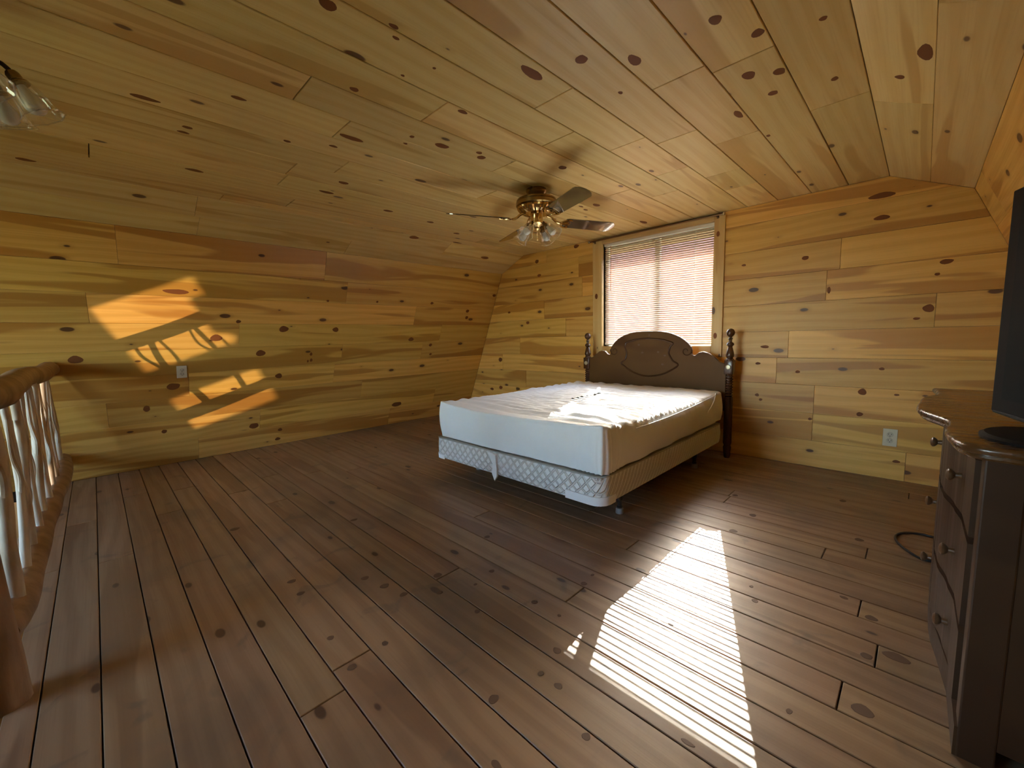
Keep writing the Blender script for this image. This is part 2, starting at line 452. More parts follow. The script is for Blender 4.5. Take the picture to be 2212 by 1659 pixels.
PLANKS = []     # (object, origin, U, Vv, Nn, polygon) for knots
def plank(parent, org, U, Vv, Nn, poly, m, gap=0.0012, ch=0.0022, name='plank', lift=0.0):
    if len(poly) < 3: return None
    outer = inset(poly, gap)
    inner = inset(poly, gap + ch)
    if len(inner) != len(outer) or len(outer) < 3: return None
    us = [p[0] for p in outer]; vs_ = [p[1] for p in outer]
    cu, cv = (min(us) + max(us)) / 2, (min(vs_) + max(vs_)) / 2
    if max(us) - min(us) < 0.02 or max(vs_) - min(vs_) < 0.012: return None
    n = len(outer)
    tt = T + lift
    vv = [(u - cu, v - cv, 0) for u, v in outer] + [(u - cu, v - cv, tt - ch) for u, v in outer] + [(u - cu, v - cv, tt) for u, v in inner]
    fs = []
    for r in (0, 1):
        fs += [(r * n + i, r * n + (i + 1) % n, (r + 1) * n + (i + 1) % n, (r + 1) * n + i) for i in range(n)]
    fs.append(tuple(range(2 * n, 3 * n)))
    area = sum(outer[i][0] * outer[(i + 1) % n][1] - outer[(i + 1) % n][0] * outer[i][1] for i in range(n))
    if area < 0: fs = [f[::-1] for f in fs]
    o = mesh_obj(name, vv, fs, m, parent)
    mt = Matrix((U, Vv, Nn)).transposed().to_4x4()
    mt.translation = org + U * cu + Vv * cv - Nn * T
    o.matrix_basis = mt
    PLANKS.append((o, cu, cv, org, U, Vv, Nn, poly, tt))
    return o

def rows_of(parent, org, U, Vv, Nn, vs, u0, u1, m, lens=(1.2, 2.6), clips=(), holes=(), seed=1, joints=None, jitter=0.0008, gap=0.0007):
    """vs: row edges along Vv. boards run along U, cut at random butt joints (or given ones)"""
    rnd = random.Random(seed)
    for i in range(len(vs) - 1):
        v0, v1 = vs[i], vs[i + 1]
        if joints and i in joints:
            cuts = [u0] + sorted(joints[i]) + [u1]
        else:
            cuts = [u0]
            x = u0 + rnd.uniform(0.3, lens[1])
            while x < u1 - 0.35:
                cuts.append(x); x += rnd.uniform(*lens)
            cuts.append(u1)
        for a, b in zip(cuts[:-1], cuts[1:]):
            segs = [(a, b, v0, v1)]
            for (ha, hb, hc, hd) in holes:
                new = []
                for (p, q, r, s_) in segs:
                    if q <= ha or p >= hb or s_ <= hc + 1e-4 or r >= hd - 1e-4:
                        new.append((p, q, r, s_)); continue
                    if p < ha: new.append((p, ha, r, s_))
                    if q > hb: new.append((hb, q, r, s_))
                    if r < hc: new.append((max(p, ha), min(q, hb), r, hc))
                    if s_ > hd: new.append((max(p, ha), min(q, hb), hd, s_))
                segs = new
            for (p, q, r, s_) in segs:
                poly = [(p, r), (q, r), (q, s_), (p, s_)]
                for c in clips:
                    poly = clip(poly, *c)
                    if len(poly) < 3: break
                if len(poly) >= 3:
                    plank(parent, org, U, Vv, Nn, poly, m, gap=gap, ch=0.0022 if gap > 0.001 else 0.0013, lift=rnd.uniform(0, jitter))

X, Y, Z = V((1, 0, 0)), V((0, 1, 0)), V((0, 0, 1))

def slab(mb, a, b, c, d, thick):
    """quad a b c d thickened along -normal (out of the room)"""
    a, b, c, d = V(a), V(b), V(c), V(d)
    n = (b - a).cross(d - a).normalized() * -thick
    mb.add([a, b, c, d, a + n, b + n, c + n, d + n], [(0, 1, 2, 3), (7, 6, 5, 4), (0, 4, 5, 1), (1, 5, 6, 2), (2, 6, 7, 3), (3, 7, 4, 0)])

# ---- floor
fm = MB()
fm.box((XPOST, YR - 0.1, -0.26), (XRB + 0.25, YS, -T))
fm.box((XLB - 0.25, YS, -0.26), (XRB + 0.25, YB + 0.1, -T))
floor = tag(fm.build('floor', DARK), kind='structure')
fw = 0.1435
fv = [-0.235 - fw * k for k in range(20, 0, -1)] + [-0.235 + fw * k for k in range(0, 32)]
fv = [v for v in fv if YR < v < YB]
fv = [YR] + fv + [YB]
back_rows = [v for v in fv if v <= YS + 0.1]
front_rows = [v for v in fv if v >= YS]
i0 = [i for i, v in enumerate(fv) if v > YS][0]
rows_of(floor, V((0, 0, 0)), X, Y, Z, [YS] + fv[i0:], XLB, XRB, PINE_FLOOR, lens=(2.0, 4.0), gap=0.0022, seed=12,
        joints={2: [-3.08], 5: [-4.2, -1.3], 8: [-3.3], 9: [-4.0, 0.05], 10: [-1.6], 11: [-3.8, 0.02], 12: [-1.04], 13: [-3.6, -0.12], 14: [-4.4, -2.0], 15: [-3.0, -0.05], 16: [-1.07], 17: [-3.4, -0.12], 18: [-4.2, -1.5], 19: [-2.6], 20: [-3.9, -0.3], 21: [-0.14], 22: [-3.1], 23: [-0.9]})
rows_of(floor, V((0, 0, 0)), X, Y, Z, fv[:i0] + [YS], XPOST, XRB, PINE_FLOOR, lens=(2.0, 4.0), gap=0.0022, seed=13)

# ---- left wall (leans in), its boards run along Y
up = V((XLT - XLB, 0, ZT)); Hs = up.length; up.normalize()
nl = V((up.z, 0, -up.x))
lm = MB()
slab(lm, V((XLB, YR - 0.1, 0)) - nl * T - up * 0.12, V((XLB, YB + 0.1, 0)) - nl * T - up * 0.12, V((XLT, YB + 0.1, ZT)) - nl * T + up * 0.05, V((XLT, YR - 0.1, ZT)) - nl * T + up * 0.05, 0.12)
wl = tag(lm.build('wall_left', DARK), kind='structure')
sc_ = Hs / ZT
lz = [0, 0.235, 0.455, 0.68, 0.90, 1.125, 1.348, 1.572, 1.79, 2.0585]
rows_of(wl, V((XLB, 0, 0)), Y, up, nl, [z * sc_ for z in lz], YR, YB - 0.001, PINE_WALL, lens=(1.0, 2.4), seed=5,
        joints={8: [0.2, 1.75], 7: [-0.9, 2.0], 6: [0.0, 2.9], 5: [1.0, 3.35], 4: [-0.6, 2.02, 3.1], 3: [0.6, 1.95]})
# ---- right wall
upr = V((-up.x, 0, up.z)); nr = V((-nl.x, 0, nl.z))
rm = MB()
slab(rm, V((XRB, YB + 0.1, 0)) - nr * T - upr * 0.12, V((XRB, YR - 0.1, 0)) - nr * T - upr * 0.12, V((XRT, YR - 0.1, ZT)) - nr * T + upr * 0.05, V((XRT, YB + 0.1, ZT)) - nr * T + upr * 0.05, 0.12)
wr = tag(rm.build('wall_right', DARK), kind='structure')
rows_of(wr, V((XRB, 0, 0)), -Y, upr, nr, [z * sc_ for z in lz], -YB + 0.001, -YR, PINE_WALL, lens=(1.2, 2.6), seed=6)

# ---- ceiling: flat part and two narrow slopes
sl_l = V((XCL - XLT, 0, CZ - ZT)); Ls = sl_l.length; sl_l.normalize()
ns_l = V((sl_l.z, 0, -sl_l.x))
sl_r = V((-sl_l.x, 0, sl_l.z)); ns_r = V((-ns_l.x, 0, ns_l.z))
cm = MB()
slab(cm, (XCL - 0.1, YB + 0.1, CZ + T), (XCR + 0.1, YB + 0.1, CZ + T), (XCR + 0.1, YR - 0.1, CZ + T), (XCL - 0.1, YR - 0.1, CZ + T), 0.15)
slab(cm, V((XLT, YR - 0.1, ZT)) - ns_l * T, V((XLT, YB + 0.1, ZT)) - ns_l * T, V((XCL, YB + 0.1, CZ)) - ns_l * T, V((XCL, YR - 0.1, CZ)) - ns_l * T, 0.16)
slab(cm, V((XRT, YB + 0.1, ZT)) - ns_r * T, V((XRT, YR - 0.1, ZT)) - ns_r * T, V((XCR, YR - 0.1, CZ)) - ns_r * T, V((XCR, YB + 0.1, CZ)) - ns_r * T, 0.16)
ceil = tag(cm.build('ceiling', DARK), kind='structure')
cw = 0.2335
cx_ = [XCL] + [-0.945 + cw * k for k in range(-12, 4) if XCL + 0.08 < -0.945 + cw * k < XCR - 0.08] + [XCR]
cy_ = [-x for x in cx_][::-1]        # Vv = -X keeps the frame right handed with N = -Z
rows_of(ceil, V((0, 0, CZ)), Y, X, -Z, cx_, YR, YB, PINE_CEIL, lens=(2.0, 3.4), gap=0.0024, seed=21,
        joints={10: [0.1, 1.95, 3.3], 11: [1.62, 2.3, 2.9], 12: [0.8, 2.43, 3.2, 3.6], 13: [1.9, 2.7], 9: [0.0, 1.28, 3.0], 8: [0.75, 1.98], 7: [1.02, 2.6], 6: [2.25], 5: [1.22, 3.1]})
rows_of(ceil, V((XLT, 0, ZT)), Y, sl_l, ns_l, [0, 0.235, Ls], YR, YB, PINE_CEIL, lens=(1.2, 2.4), seed=22)
rows_of(ceil, V((XRT, 0, ZT)), -Y, sl_r, ns_r, [0, 0.235, Ls], -YB, -YR, PINE_CEIL, lens=(1.2, 2.4), seed=23)

# ---- window wall and rear gable
WX0, WX1, WZ0, WZ1 = -2.663, -1.447, 1.026, 2.185      # clear opening of the window
def gable(name, y, ny, holes, zlo=-0.0, thick=0.13):
    """gable slab as a ring of boxes round the holes"""
    mb = MB()
    zs = sorted({zlo, CZ + 0.3} | {h[2] for h in holes} | {h[3] for h in holes})
    for z0, z1 in zip(zs[:-1], zs[1:]):
        xs = [XLB - 0.3]
        for h in sorted(holes):
            if h[2] < z1 - 1e-6 and h[3] > z0 + 1e-6: xs += [h[0], h[1]]
        xs.append(XRB + 0.3)
        for a, b in zip(xs[::2], xs[1::2]):
            ya, yb = y - ny * T, y - ny * thick
            mb.box((a, min(ya, yb), z0), (b, max(ya, yb), z1))
    return tag(mb.build(name, EXT), kind='structure')
slopeL = (-ZT / (XLT - XLB))
def gclips(sgn):
    """outline of the gable in (u = sgn*x, v = z)"""
    out = []
    for (x0, z0, x1, z1) in ((XLB, 0, XLT, ZT), (XLT, ZT, XCL, CZ), (XCR, CZ, XRT, ZT), (XRT, ZT, XRB, 0)):
        a, b = -(z1 - z0), (x1 - x0)
        out.append((a * sgn, b, a * x0 + b * z0))
    return out
wb = gable('wall_back', YB, -1, [(WX0, WX1, WZ0, WZ1)], zlo=-0.2)
bz = [0, 0.223, 0.455, 0.694, 0.921, 1.151, 1.388, 1.626, 1.863, 2.10, CZ]
rows_of(wb, V((0, YB, 0)), X, Z, -Y, bz, XLB, XRB, PINE_WALL, lens=(1.1, 2.4), seed=31, clips=gclips(1),
        holes=[(-2.74, -1.37, 0.96, 2.3)],
        joints={1: [-4.1, -0.62], 2: [-3.9, -0.62], 3: [-4.36, -0.9], 4: [-4.0, -2.9, -0.82], 5: [-3.2, 0.05], 6: [-3.55, -0.58], 7: [-2.95, -0.5], 8: [-3.0], 9: [-3.5]})
W2 = (-3.10, -1.70, 0.75, 2.10)      # upper rear window
W3 = (-2.275, -1.755, -0.865, 0.135)  # unseen stair opening, added to shape the glint beam
wrr = gable('wall_rear', YR, 1, [W2, W3], zlo=-3.7)
rows_of(wrr, V((0, YR, 0)), -X, Z, Y, [-3.7 + 0.235 * k for k in range(0, 16)] + bz[1:], -XRB, -XLB, PINE_WALL, lens=(1.6, 3.0), seed=33,
        clips=gclips(-1), holes=[(-W2[1] - 0.02, -W2[0] + 0.02, W2[2] - 0.02, W2[3] + 0.02), (-W3[1], -W3[0], W3[2], W3[3])])
# stairwell below the floor
sm = MB()
sm.box((XPOST, YR, -3.7), (XPOST + 0.1, YS, -0.26)).box((XLB - 0.3, YS, -3.7), (XPOST + 0.1, YS + 0.1, -0.26))
sm.box((XLB - 0.4, YR, -3.7), (XLB - 0.3, YS + 0.1, 0.3)).box((XLB - 0.4, YR - 0.1, -3.8), (XPOST + 0.1, YS + 0.1, -3.7))
st_ = tag(sm.build('wall_stairwell', simple('stairwell_pine', (0.5, 0.29, 0.10), 0.5)), kind='structure')
GRASS = simple('dry_lawn', (0.30, 0.26, 0.14), 0.95, var=(0.8, (0.18, 0.20, 0.08)))
gm = MB().box((-60, -60, -4.1), (60, 60, -3.85))
tag(gm.build('ground', GRASS), kind='structure')
# invented ridge, added to hide bright sky behind the blind's gaps
hv, hf = [], []
NX, NY = 60, 8
for j in range(NY + 1):
    for i in range(NX + 1):
        x = -50 + 90 * i / NX
        t = j / NY
        hv.append((x, 24 + 30 * t, -3.9 + (21.0 + 2.2 * noise.noise(V((x * 0.06, 1, 0)))) * math.sin(t * math.pi / 2) + 0.7 * noise.noise(V((x * 0.5, t * 9, 3))) * t))
for j in range(NY):
    for i in range(NX):
        a = j * (NX + 1) + i
        hf.append((a, a + 1, a + NX + 2, a + NX + 1))
tag(mesh_obj('backdrop_ridge', hv, hf, simple('ridge_brown', (0.085, 0.028, 0.02), 0.95, var=(1.2, (0.13, 0.04, 0.028)))), kind='structure')
# roof overhang outside the window
em = MB()
for x0, z0, x1, z1 in ((XCL - 0.2, 2.40, XCR + 0.2, 2.40),):
    em.box((x0, YB + 0.13, 2.137), (x1, YB + 0.397, 2.47))
tag(em.build('trim_1', simple('soffit', (0.16, 0.09, 0.05), 0.8)), kind='structure')

# ---- windows
GLASS = seethrough('window_glass', (0.94, 0.96, 0.95), 0.04)
def window(name, y, ny, x0, x1, z0, z1, mull=(), rails=(), stile=0.03, depth=0.06):
    r = tag(empty(name, ((x0 + x1) / 2, y, z0)), kind='structure')
    ya, yb = sorted((y - ny * 0.075, y - ny * (0.075 + 0.04)))
    f = MB()
    e = 0.03
    f.box((x0, ya, z0), (x0 + e, yb, z1)).box((x1 - e, ya, z0), (x1, yb, z1)).box((x0, ya, z0), (x1, yb, z0 + e)).box((x0, ya, z1 - e), (x1, yb, z1))
    put(f.build('sash_frame', WHITE_VINYL), r)
    xs = [x0 + e] + [v for mx in mull for v in (mx - stile / 2, mx + stile / 2)] + [x1 - e]
    for mx in mull:
        put(MB().box((mx - stile / 2, ya, z0 + e), (mx + stile / 2, yb, z1 - e)).build('stile', WHITE_VINYL), r)
    for a, b in rails:
        put(MB().box((x0 + e, ya, a), (x1 - e, yb, b)).build('meeting_rail', WHITE_VINYL), r)
    for a, b in zip(xs[::2], xs[1::2]):
        ym = (ya + yb) / 2
        put(MB().box((a, ym - 0.002, z0 + e), (b, ym + 0.002, z1 - e)).build('glass_pane', GLASS), r)
    # lining of the reveal
    yo = y - ny * 0.13
    l = MB()
    y_a, y_b = sorted((y, yo)); tk = 0.006
    l.box((x0 - tk, y_a, z0), (x0, y_b, z1)).box((x1, y_a, z0), (x1 + tk, y_b, z1)).box((x0 - tk, y_a, z0 - tk), (x1 + tk, y_b, z0)).box((x0 - tk, y_a, z1), (x1 + tk, y_b, z1 + tk))
    put(l.build('reveal_lining', PINE_TRIM), r)
    return r
w1 = window('window_1', YB, -1, WX0, WX1, WZ0, WZ1, mull=(-2.045,), stile=0.052)
window('window_2', YR, 1, *W2, mull=(-2.4,), stile=0.05)
window('glint_window', YR, 1, *W3, mull=(), rails=((-0.565, -0.36),))  # added window; its bar splits the glint patches on the left wall
# casing boards
yc0, yc1 = YB - 0.020, YB + 0.0
CAS = []
for (a, b, c, d) in ((-2.785, WX0, 0.925, 2.232), (WX1, -1.352, 0.925, 2.232), (WX0, WX1, WZ1, 2.232), (WX0, WX1, 0.925, WZ0)):
    o = MB()
    lx, lz_ = b - a, d - c
    vert = lz_ > lx
    bx_ = (V((-lz_ / 2, -lx / 2, 0)), V((lz_ / 2, lx / 2, 0.022))) if vert else (V((-lx / 2, -lz_ / 2, 0)), V((lx / 2, lz_ / 2, 0.022)))
    o.box(bx_[0], bx_[1], 0.003)
    ob = o.build('casing_board', PINE_TRIM)
    U_, V_ = (Z, X) if vert else (X, Z)
    n_ = -Y
    if not vert: V_ = Z
    mt = Matrix((U_, V_, n_)).transposed().to_4x4()
    if mt.determinant() < 0:
        mt = Matrix((U_, -V_, n_)).transposed().to_4x4()
    mt.translation = V(((a + b) / 2, YB, (c + d) / 2))
    ob.matrix_world = mt
    ob.parent = w1
    ob.matrix_parent_inverse = Matrix.Translation(-w1.location)
    CAS.append((ob, a, b, c, d))

# ---- the big knots of the photograph, each on the board that carries it
def knot_on(plist, P, wd, ht, rnd):
    best = None
    for rec in plist:
        o, cu, cv, org, U, Vv, Nn, poly, tt = rec
        d = P - org
        u, v, n = d.dot(U), d.dot(Vv), d.dot(Nn)
        if abs(n) > 0.12: continue
        us = [p[0] for p in poly]; vs_ = [p[1] for p in poly]
        if min(us) <= u <= max(us) and min(vs_) <= v <= max(vs_):
            best = (rec, u, v)
            break
    if not best: return
    (o, cu, cv, org, U, Vv, Nn, poly, tt), u, v = best
    us = [p[0] for p in poly]; vs_ = [p[1] for p in poly]
    u = min(max(u, min(us) + wd / 2 + 0.006), max(us) - wd / 2 - 0.006)
    v = min(max(v, min(vs_) + ht / 2 + 0.006), max(vs_) - ht / 2 - 0.006)
    n = 14
    ph = rnd.uniform(0, 6.28)
    ring = [(math.cos(a) * (1 + 0.09 * math.sin(2 * a + ph) + 0.06 * math.sin(3 * a + 2 * ph)), math.sin(a) * (1 + 0.09 * math.cos(3 * a + ph))) for a in (2 * math.pi * i / n for i in range(n))]
    vv = [(x, y, 0) for x, y in ring] + [(x * 0.9, y * 0.9, 1) for x, y in ring]
    fs = [(i, (i + 1) % n, n + (i + 1) % n, n + i) for i in range(n)] + [tuple(range(n, 2 * n))]
    k = mesh_obj('knot', vv, fs, KNOT_FLOOR if o.parent is floor else KNOT, o)
    k.matrix_local = Matrix.Translation((u - cu, v - cv, tt - 0.0001)) @ Matrix.Diagonal((wd / 2, ht / 2, 0.0009, 1))

rk = random.Random(4)
SIDE = {}
for rec in PLANKS: SIDE.setdefault(rec[0].parent.name, []).append(rec)
for nm, lst, along in (('wall_left', K_LEFT, 'h'), ('ceiling', K_SLOPE + K_CEIL, 'c'), ('wall_back', K_BACK, 'h'), ('floor', K_FLOOR, 'f')):
    for x, y, z, wd, ht in lst:
        if along == 'c': wd, ht = min(max(wd, ht), 0.16), min(min(wd, ht), 0.055)
        if along == 'f': wd, ht = min(wd, 0.08), min(ht, 0.06)
        if along == 'h': wd, ht = min(wd, 0.2), min(ht, 0.075)
        knot_on(SIDE[nm], V((x, y, z)), wd * 0.9, ht * 0.9, rk)
for (x, y, z, wd, ht), (ob, a, b, c, d) in zip(K_TRIM, (CAS[1], CAS[0], CAS[1])):
    n = 14
    ring = [(math.cos(2 * math.pi * i / n), math.sin(2 * math.pi * i / n)) for i in range(n)]
    vv = [(p, q, 0) for p, q in ring] + [(p * 0.9, q * 0.9, 1) for p, q in ring]
    fs = [(i, (i + 1) % n, n + (i + 1) % n, n + i) for i in range(n)] + [tuple(range(n, 2 * n))]
    k = mesh_obj('knot', vv, fs, KNOT, ob)
    k.matrix_local = Matrix.Translation((z - (c + d) / 2, 0.012, 0.0219)) @ Matrix.Diagonal((ht / 2, wd / 2, 0.0009, 1))

# ================================================================ bed
SHEET = simple('white_sheet', (0.86, 0.88, 0.90), 0.75, bump=(60, 0.08))
TICK = simple('mattress_ticking', (0.72, 0.70, 0.66), 0.8)
BEDWOOD = pine('headboard_wood', (0.125, 0.062, 0.019), (0.10, 0.046, 0.014), (0.075, 0.03, 0.01), (0.03, 0.012, 0.008), rough=0.45, tint=0.03, heart_lo=0.6)
BEDTURN = simple('turned_wood', (0.085, 0.035, 0.014), 0.22, var=(8, (0.055, 0.022, 0.009)))
STEEL = simple('dark_steel', (0.045, 0.04, 0.038), 0.5, 0.6)
CUP = simple('grey_glide', (0.30, 0.29, 0.28), 0.5)

BEDWOOD.node_tree.nodes['Principled BSDF'].inputs['Specular IOR Level'].default_value = 0.15

def quiltmat(name, col, line):
    m, t, b = newmat(name)
    N, L = t.nodes.new, t.links.new
    tc = N('ShaderNodeTexCoord')
    wv = []
    for s in (1, -1):
        mp = N('ShaderNodeMapping'); mp.inputs['Rotation'].default_value = (0, math.radians(45 * s), math.radians(45 * s))
        L(tc.outputs['Object'], mp.inputs['Vector'])
        wt = N('ShaderNodeTexWave'); wt.bands_direction = 'X'; wt.inputs['Scale'].default_value = 9.5
        wt.inputs['Distortion'].default_value = 0.5
        L(mp.outputs[0], wt.inputs['Vector']); wv.append(wt.outputs['Fac'])
    mn = N('ShaderNodeMath'); mn.operation = 'MINIMUM'; L(wv[0], mn.inputs[0]); L(wv[1], mn.inputs[1])
    pw = N('ShaderNodeMapRange'); pw.interpolation_type = 'SMOOTHSTEP'; pw.inputs['From Max'].default_value = 0.28
    L(mn.outputs[0], pw.inputs['Value'])
    nz = N('ShaderNodeTexNoise'); nz.inputs['Scale'].default_value = 38; L(tc.outputs['Object'], nz.inputs['Vector'])
    ad = N('ShaderNodeMath'); ad.operation = 'MULTIPLY_ADD'; ad.inputs[1].default_value = 0.45
    L(nz.outputs['Fac'], ad.inputs[0]); L(pw.outputs[0], ad.inputs[2])
    bp = N('ShaderNodeBump'); bp.inputs['Strength'].default_value = 0.9; bp.inputs['Distance'].default_value = 0.012
    L(ad.outputs[0], bp.inputs['Height']); L(bp.outputs[0], b.inputs['Normal'])
    mx = N('ShaderNodeMix'); mx.data_type = 'RGBA'
    mx.inputs['A'].default_value = (*line, 1); mx.inputs['B'].default_value = (*col, 1)
    L(pw.outputs[0], mx.inputs['Factor']); L(mx.outputs['Result'], b.inputs['Base Color'])
    b.inputs['Roughness'].default_value = 0.65
    return m

def rrect(x0, x1, y0, y1, r, n):
    """n points round a rounded rectangle, even arc steps"""
    segs = []
    L_ = [x1 - x0 - 2 * r, y1 - y0 - 2 * r]
    q = math.pi * r / 2
    per = 2 * (L_[0] + L_[1]) + 4 * q
    out = []
    for i in range(n):
        s = per * i / n
        for k in range(4):
            l = L_[k % 2]
            cx = (x0 + r, x1 - r, x1 - r, x0 + r)[k]; cy = (y0 + r, y0 + r, y1 - r, y1 - r)[k]
            d = ((1, 0), (0, 1), (-1, 0), (0, -1))[k]
            nrm = ((0, -1), (1, 0), (0, 1), (-1, 0))[k]
            if s <= l:
                out.append((cx + d[0] * s + nrm[0] * r, cy + d[1] * s + nrm[1] * r, nrm[0], nrm[1])); break
            s -= l
            ex, ey = cx + d[0] * l, cy + d[1] * l
            if s <= q:
                a = s / r
                vx = nrm[0] * math.cos(a) + d[0] * math.sin(a); vy = nrm[1] * math.cos(a) + d[1] * math.sin(a)
                out.append((ex + vx * r, ey + vy * r, vx, vy)); break
            s -= q
    return out

MX0, MX1, MY0, MY1 = -2.845, -1.268, 1.990, 3.965
MZ0, MZ1 = 0.340, 0.628
mat_root = tag(empty('mattress', ((MX0 + MX1) / 2, (MY0 + MY1) / 2, MZ0)), 'thick queen mattress under a loose wrinkled white fitted sheet on the box spring', 'mattress')
core = MB()
rr = rrect(MX0 + 0.02, MX1 - 0.02, MY0 + 0.02, MY1 - 0.02, 0.05, 80)
core.add([(x, y, MZ0 + 0.003) for x, y, _, _ in rr] + [(x, y, MZ1 - 0.03) for x, y, _, _ in rr], [(i, (i + 1) % 80, 80 + (i + 1) % 80, 80 + i) for i in range(80)] + [tuple(range(80))[::-1], tuple(range(80, 160))])
put(core.build('mattress_core', TICK), mat_root)

NP = 560
ring = rrect(MX0, MX1, MY0, MY1, 0.035, NP)
def fbm(p, o=4):
    return noise.fractal(V(p), 0.8, 2.1, o)
def top_z(x, y):
    u = (x - MX0) / (MX1 - MX0); v = (y - MY0) / (MY1 - MY0)
    z = 0.006 * fbm((x * 3, y * 3, 1.3), 3)
    # gathered folds running out from the head left corner and from the middle of the bed
    dx, dy = x - (MX0 + 0.25), y - (MY1 - 0.35)
    a = math.atan2(dy, dx); d = math.hypot(dx, dy)
    env = math.exp(-((d - 0.45) / 0.45) ** 2)
    z += 0.006 * env * math.sin(a * 15 + 3.0 * noise.noise(V((x * 2.2, y * 2.2, 0)))) 
    # quilting swells seen through the sheet
    env2 = max(0.0, 1 - ((u - 0.62) / 0.5) ** 2) * max(0.0, 1 - ((v - 0.45) / 0.6) ** 2)
    z += 0.0055 * env2 * math.sin(y * 95 + 5 * noise.noise(V((x * 2.6, y * 2.0, 4)))) 
    z += 0.0075 * fbm((x * 9 + 2 * noise.noise(V((x, y, 2))), y * 14, 3.1), 3) * (0.4 + 0.6 * v)
    # long slack folds near the foot, running from the right corner
    w_ = (y - MY0) + 0.10 * (u - 1) + 0.03 * noise.noise(V((x * 3, y * 3, 9)))
    z += 0.007 * math.exp(-((v - 0.12) / 0.10) ** 2) * math.sin(w_ * 48 + 1.0)
    # foot edge droops between its two peaked corners
    z -= 0.020 * math.exp(-(v / 0.10) ** 2) * math.sin(math.pi * min(max(u, 0), 1)) ** 0.7
    z -= 0.022 * math.exp(-((1 - u) / 0.08) ** 2) * math.sin(math.pi * min(max(v, 0), 1)) ** 0.8
    return z
vs, fs = [], []
cx0, cy0 = (MX0 + MX1) / 2, (MY0 + MY1) / 2
half = (MX1 - MX0) / 2
nin = 46
def inner_pt(x, y, k):
    """shrink towards the spine of the rectangle, k 0..1"""
    ys0, ys1 = MY0 + half, MY1 - half
    tx, ty = cx0, min(max(y, ys0), ys1)
    ty = cy0 + (ty - cy0)
    return x + (tx - x) * k, y + (ty - y) * k
RINGS = []
NS = 13
for j in range(NS + 1):               # side, hem upwards
    t = j / NS
    row = []
    for (x, y, nx, ny) in ring:
        u = (x - MX0) / (MX1 - MX0); v = (y - MY0) / (MY1 - MY0)
        right = max(0.0, nx); foot = max(0.0, -ny)
        bulge = 0.014 * math.sin(math.pi * t) + 0.006
        cr = math.exp(-(((x - MX1) ** 2 + (y - MY0) ** 2) / 0.03))
        fold = 0.010 * cr * math.sin(math.atan2(y - MY0 - 0.1, x - MX1 + 0.1) * 22) * (1 - 0.4 * t)
        fold += right * 0.006 * math.sin(y * 16 + t * 5) * (1 - t) + 0.005 * fbm((x * 4, y * 4, t * 1.2), 3)
        fold += foot * 0.003 * math.sin((x * 5 + t * 6))
        sag = right * 0.022 * max(0, math.sin(math.pi * v)) * math.sin(math.pi * t) 
        px, py = x + nx * (bulge + fold + sag - 0.014 * foot * (1 - t)), y + ny * (bulge + fold - 0.012 * foot)
        hem = MZ0 + 0.006 + right * 0.02 * v
        row.append(V((px, py, hem + (MZ1 - 0.012 - hem) * t + (0.0 if t < 0.5 else (t - 0.5) * 2 * (top_z(x, y)) ))))
    RINGS.append(row)
ks = [0.012] + [0.02 + (1 - 0.02) * (i / nin) ** 1.0 for i in range(nin)]
ks = [0.010, 0.022, 0.04] + [0.06 + 0.94 * (i + 1) / nin for i in range(nin - 1)]
for k in ks:
    row = []
    for (x, y, nx, ny) in ring:
        px, py = inner_pt(x, y, k)
        rd = -0.005 * math.exp(-k / 0.012)
        row.append(V((px, py, MZ1 + rd + top_z(px, py))))
    RINGS.append(row)
for row in RINGS: vs += row
for j in range(len(RINGS) - 1):
    for i in range(NP):
        k = (i + 1) % NP
        fs.append((j * NP + i, j * NP + k, (j + 1) * NP + k, (j + 1) * NP + i))
# peaked corners at the foot
for v_ in vs:
    for cxn, h in ((MX0, 0.020), (MX1, 0.012)):
        d2 = (v_.x - cxn) ** 2 + (v_.y - MY0) ** 2
        if v_.z > MZ0 + 0.12: v_.z += h * math.exp(-d2 / 0.006)
sheet = mesh_obj('fitted_sheet', vs, fs, SHEET, None, True)
put(sheet, mat_root)
# loose tucks of the sheet: a ridge along the right edge and two at the head corner
tk = MB()
tk.tube(smoothpath([(MX1 + 0.020, 2.35, 0.565), (MX1 + 0.030, 2.75, 0.570), (MX1 + 0.030, 3.2, 0.585), (MX1 + 0.018, 3.75, 0.612)], 8), [0.0035] * 25, 6)
tk.tube(smoothpath([(MX1 + 0.005, 3.80, 0.622), (MX1 + 0.034, 3.66, 0.56), (MX1 + 0.034, 3.5, 0.48)], 8), [0.004] * 17, 6)
put(tk.build('sheet_fold', SHEET, None, True), mat_root)

# box spring
BX0, BX1, BY0, BY1, BZ0, BZ1 = -2.885, -1.252, 1.968, 3.95, 0.172, 0.340
bs = tag(empty('box_spring', ((BX0 + BX1) / 2, (BY0 + BY1) / 2, BZ0)), 'white diamond-quilted box spring under the mattress, on a metal frame', 'box spring')
QUILT = quiltmat('quilted_border', (0.80, 0.81, 0.80), (0.66, 0.65, 0.62))
n = 240
rr = rrect(BX0, BX1, BY0, BY1, 0.075, n)
vs, fs = [], []
prof = [(0.0, BZ0 + 0.0), (0.004, BZ0 + 0.02), (0.009, (BZ0 + BZ1) / 2), (0.004, BZ1 - 0.015), (-0.006, BZ1 - 0.001)]
for off, z in prof:
    vs += [(x + nx * off, y + ny * off, z) for x, y, nx, ny in rr]
for j in range(len(prof) - 1):
    fs += [(j * n + i, j * n + (i + 1) % n, (j + 1) * n + (i + 1) % n, (j + 1) * n + i) for i in range(n)]
put(mesh_obj('quilted_border', vs, fs, QUILT, None, True), bs)
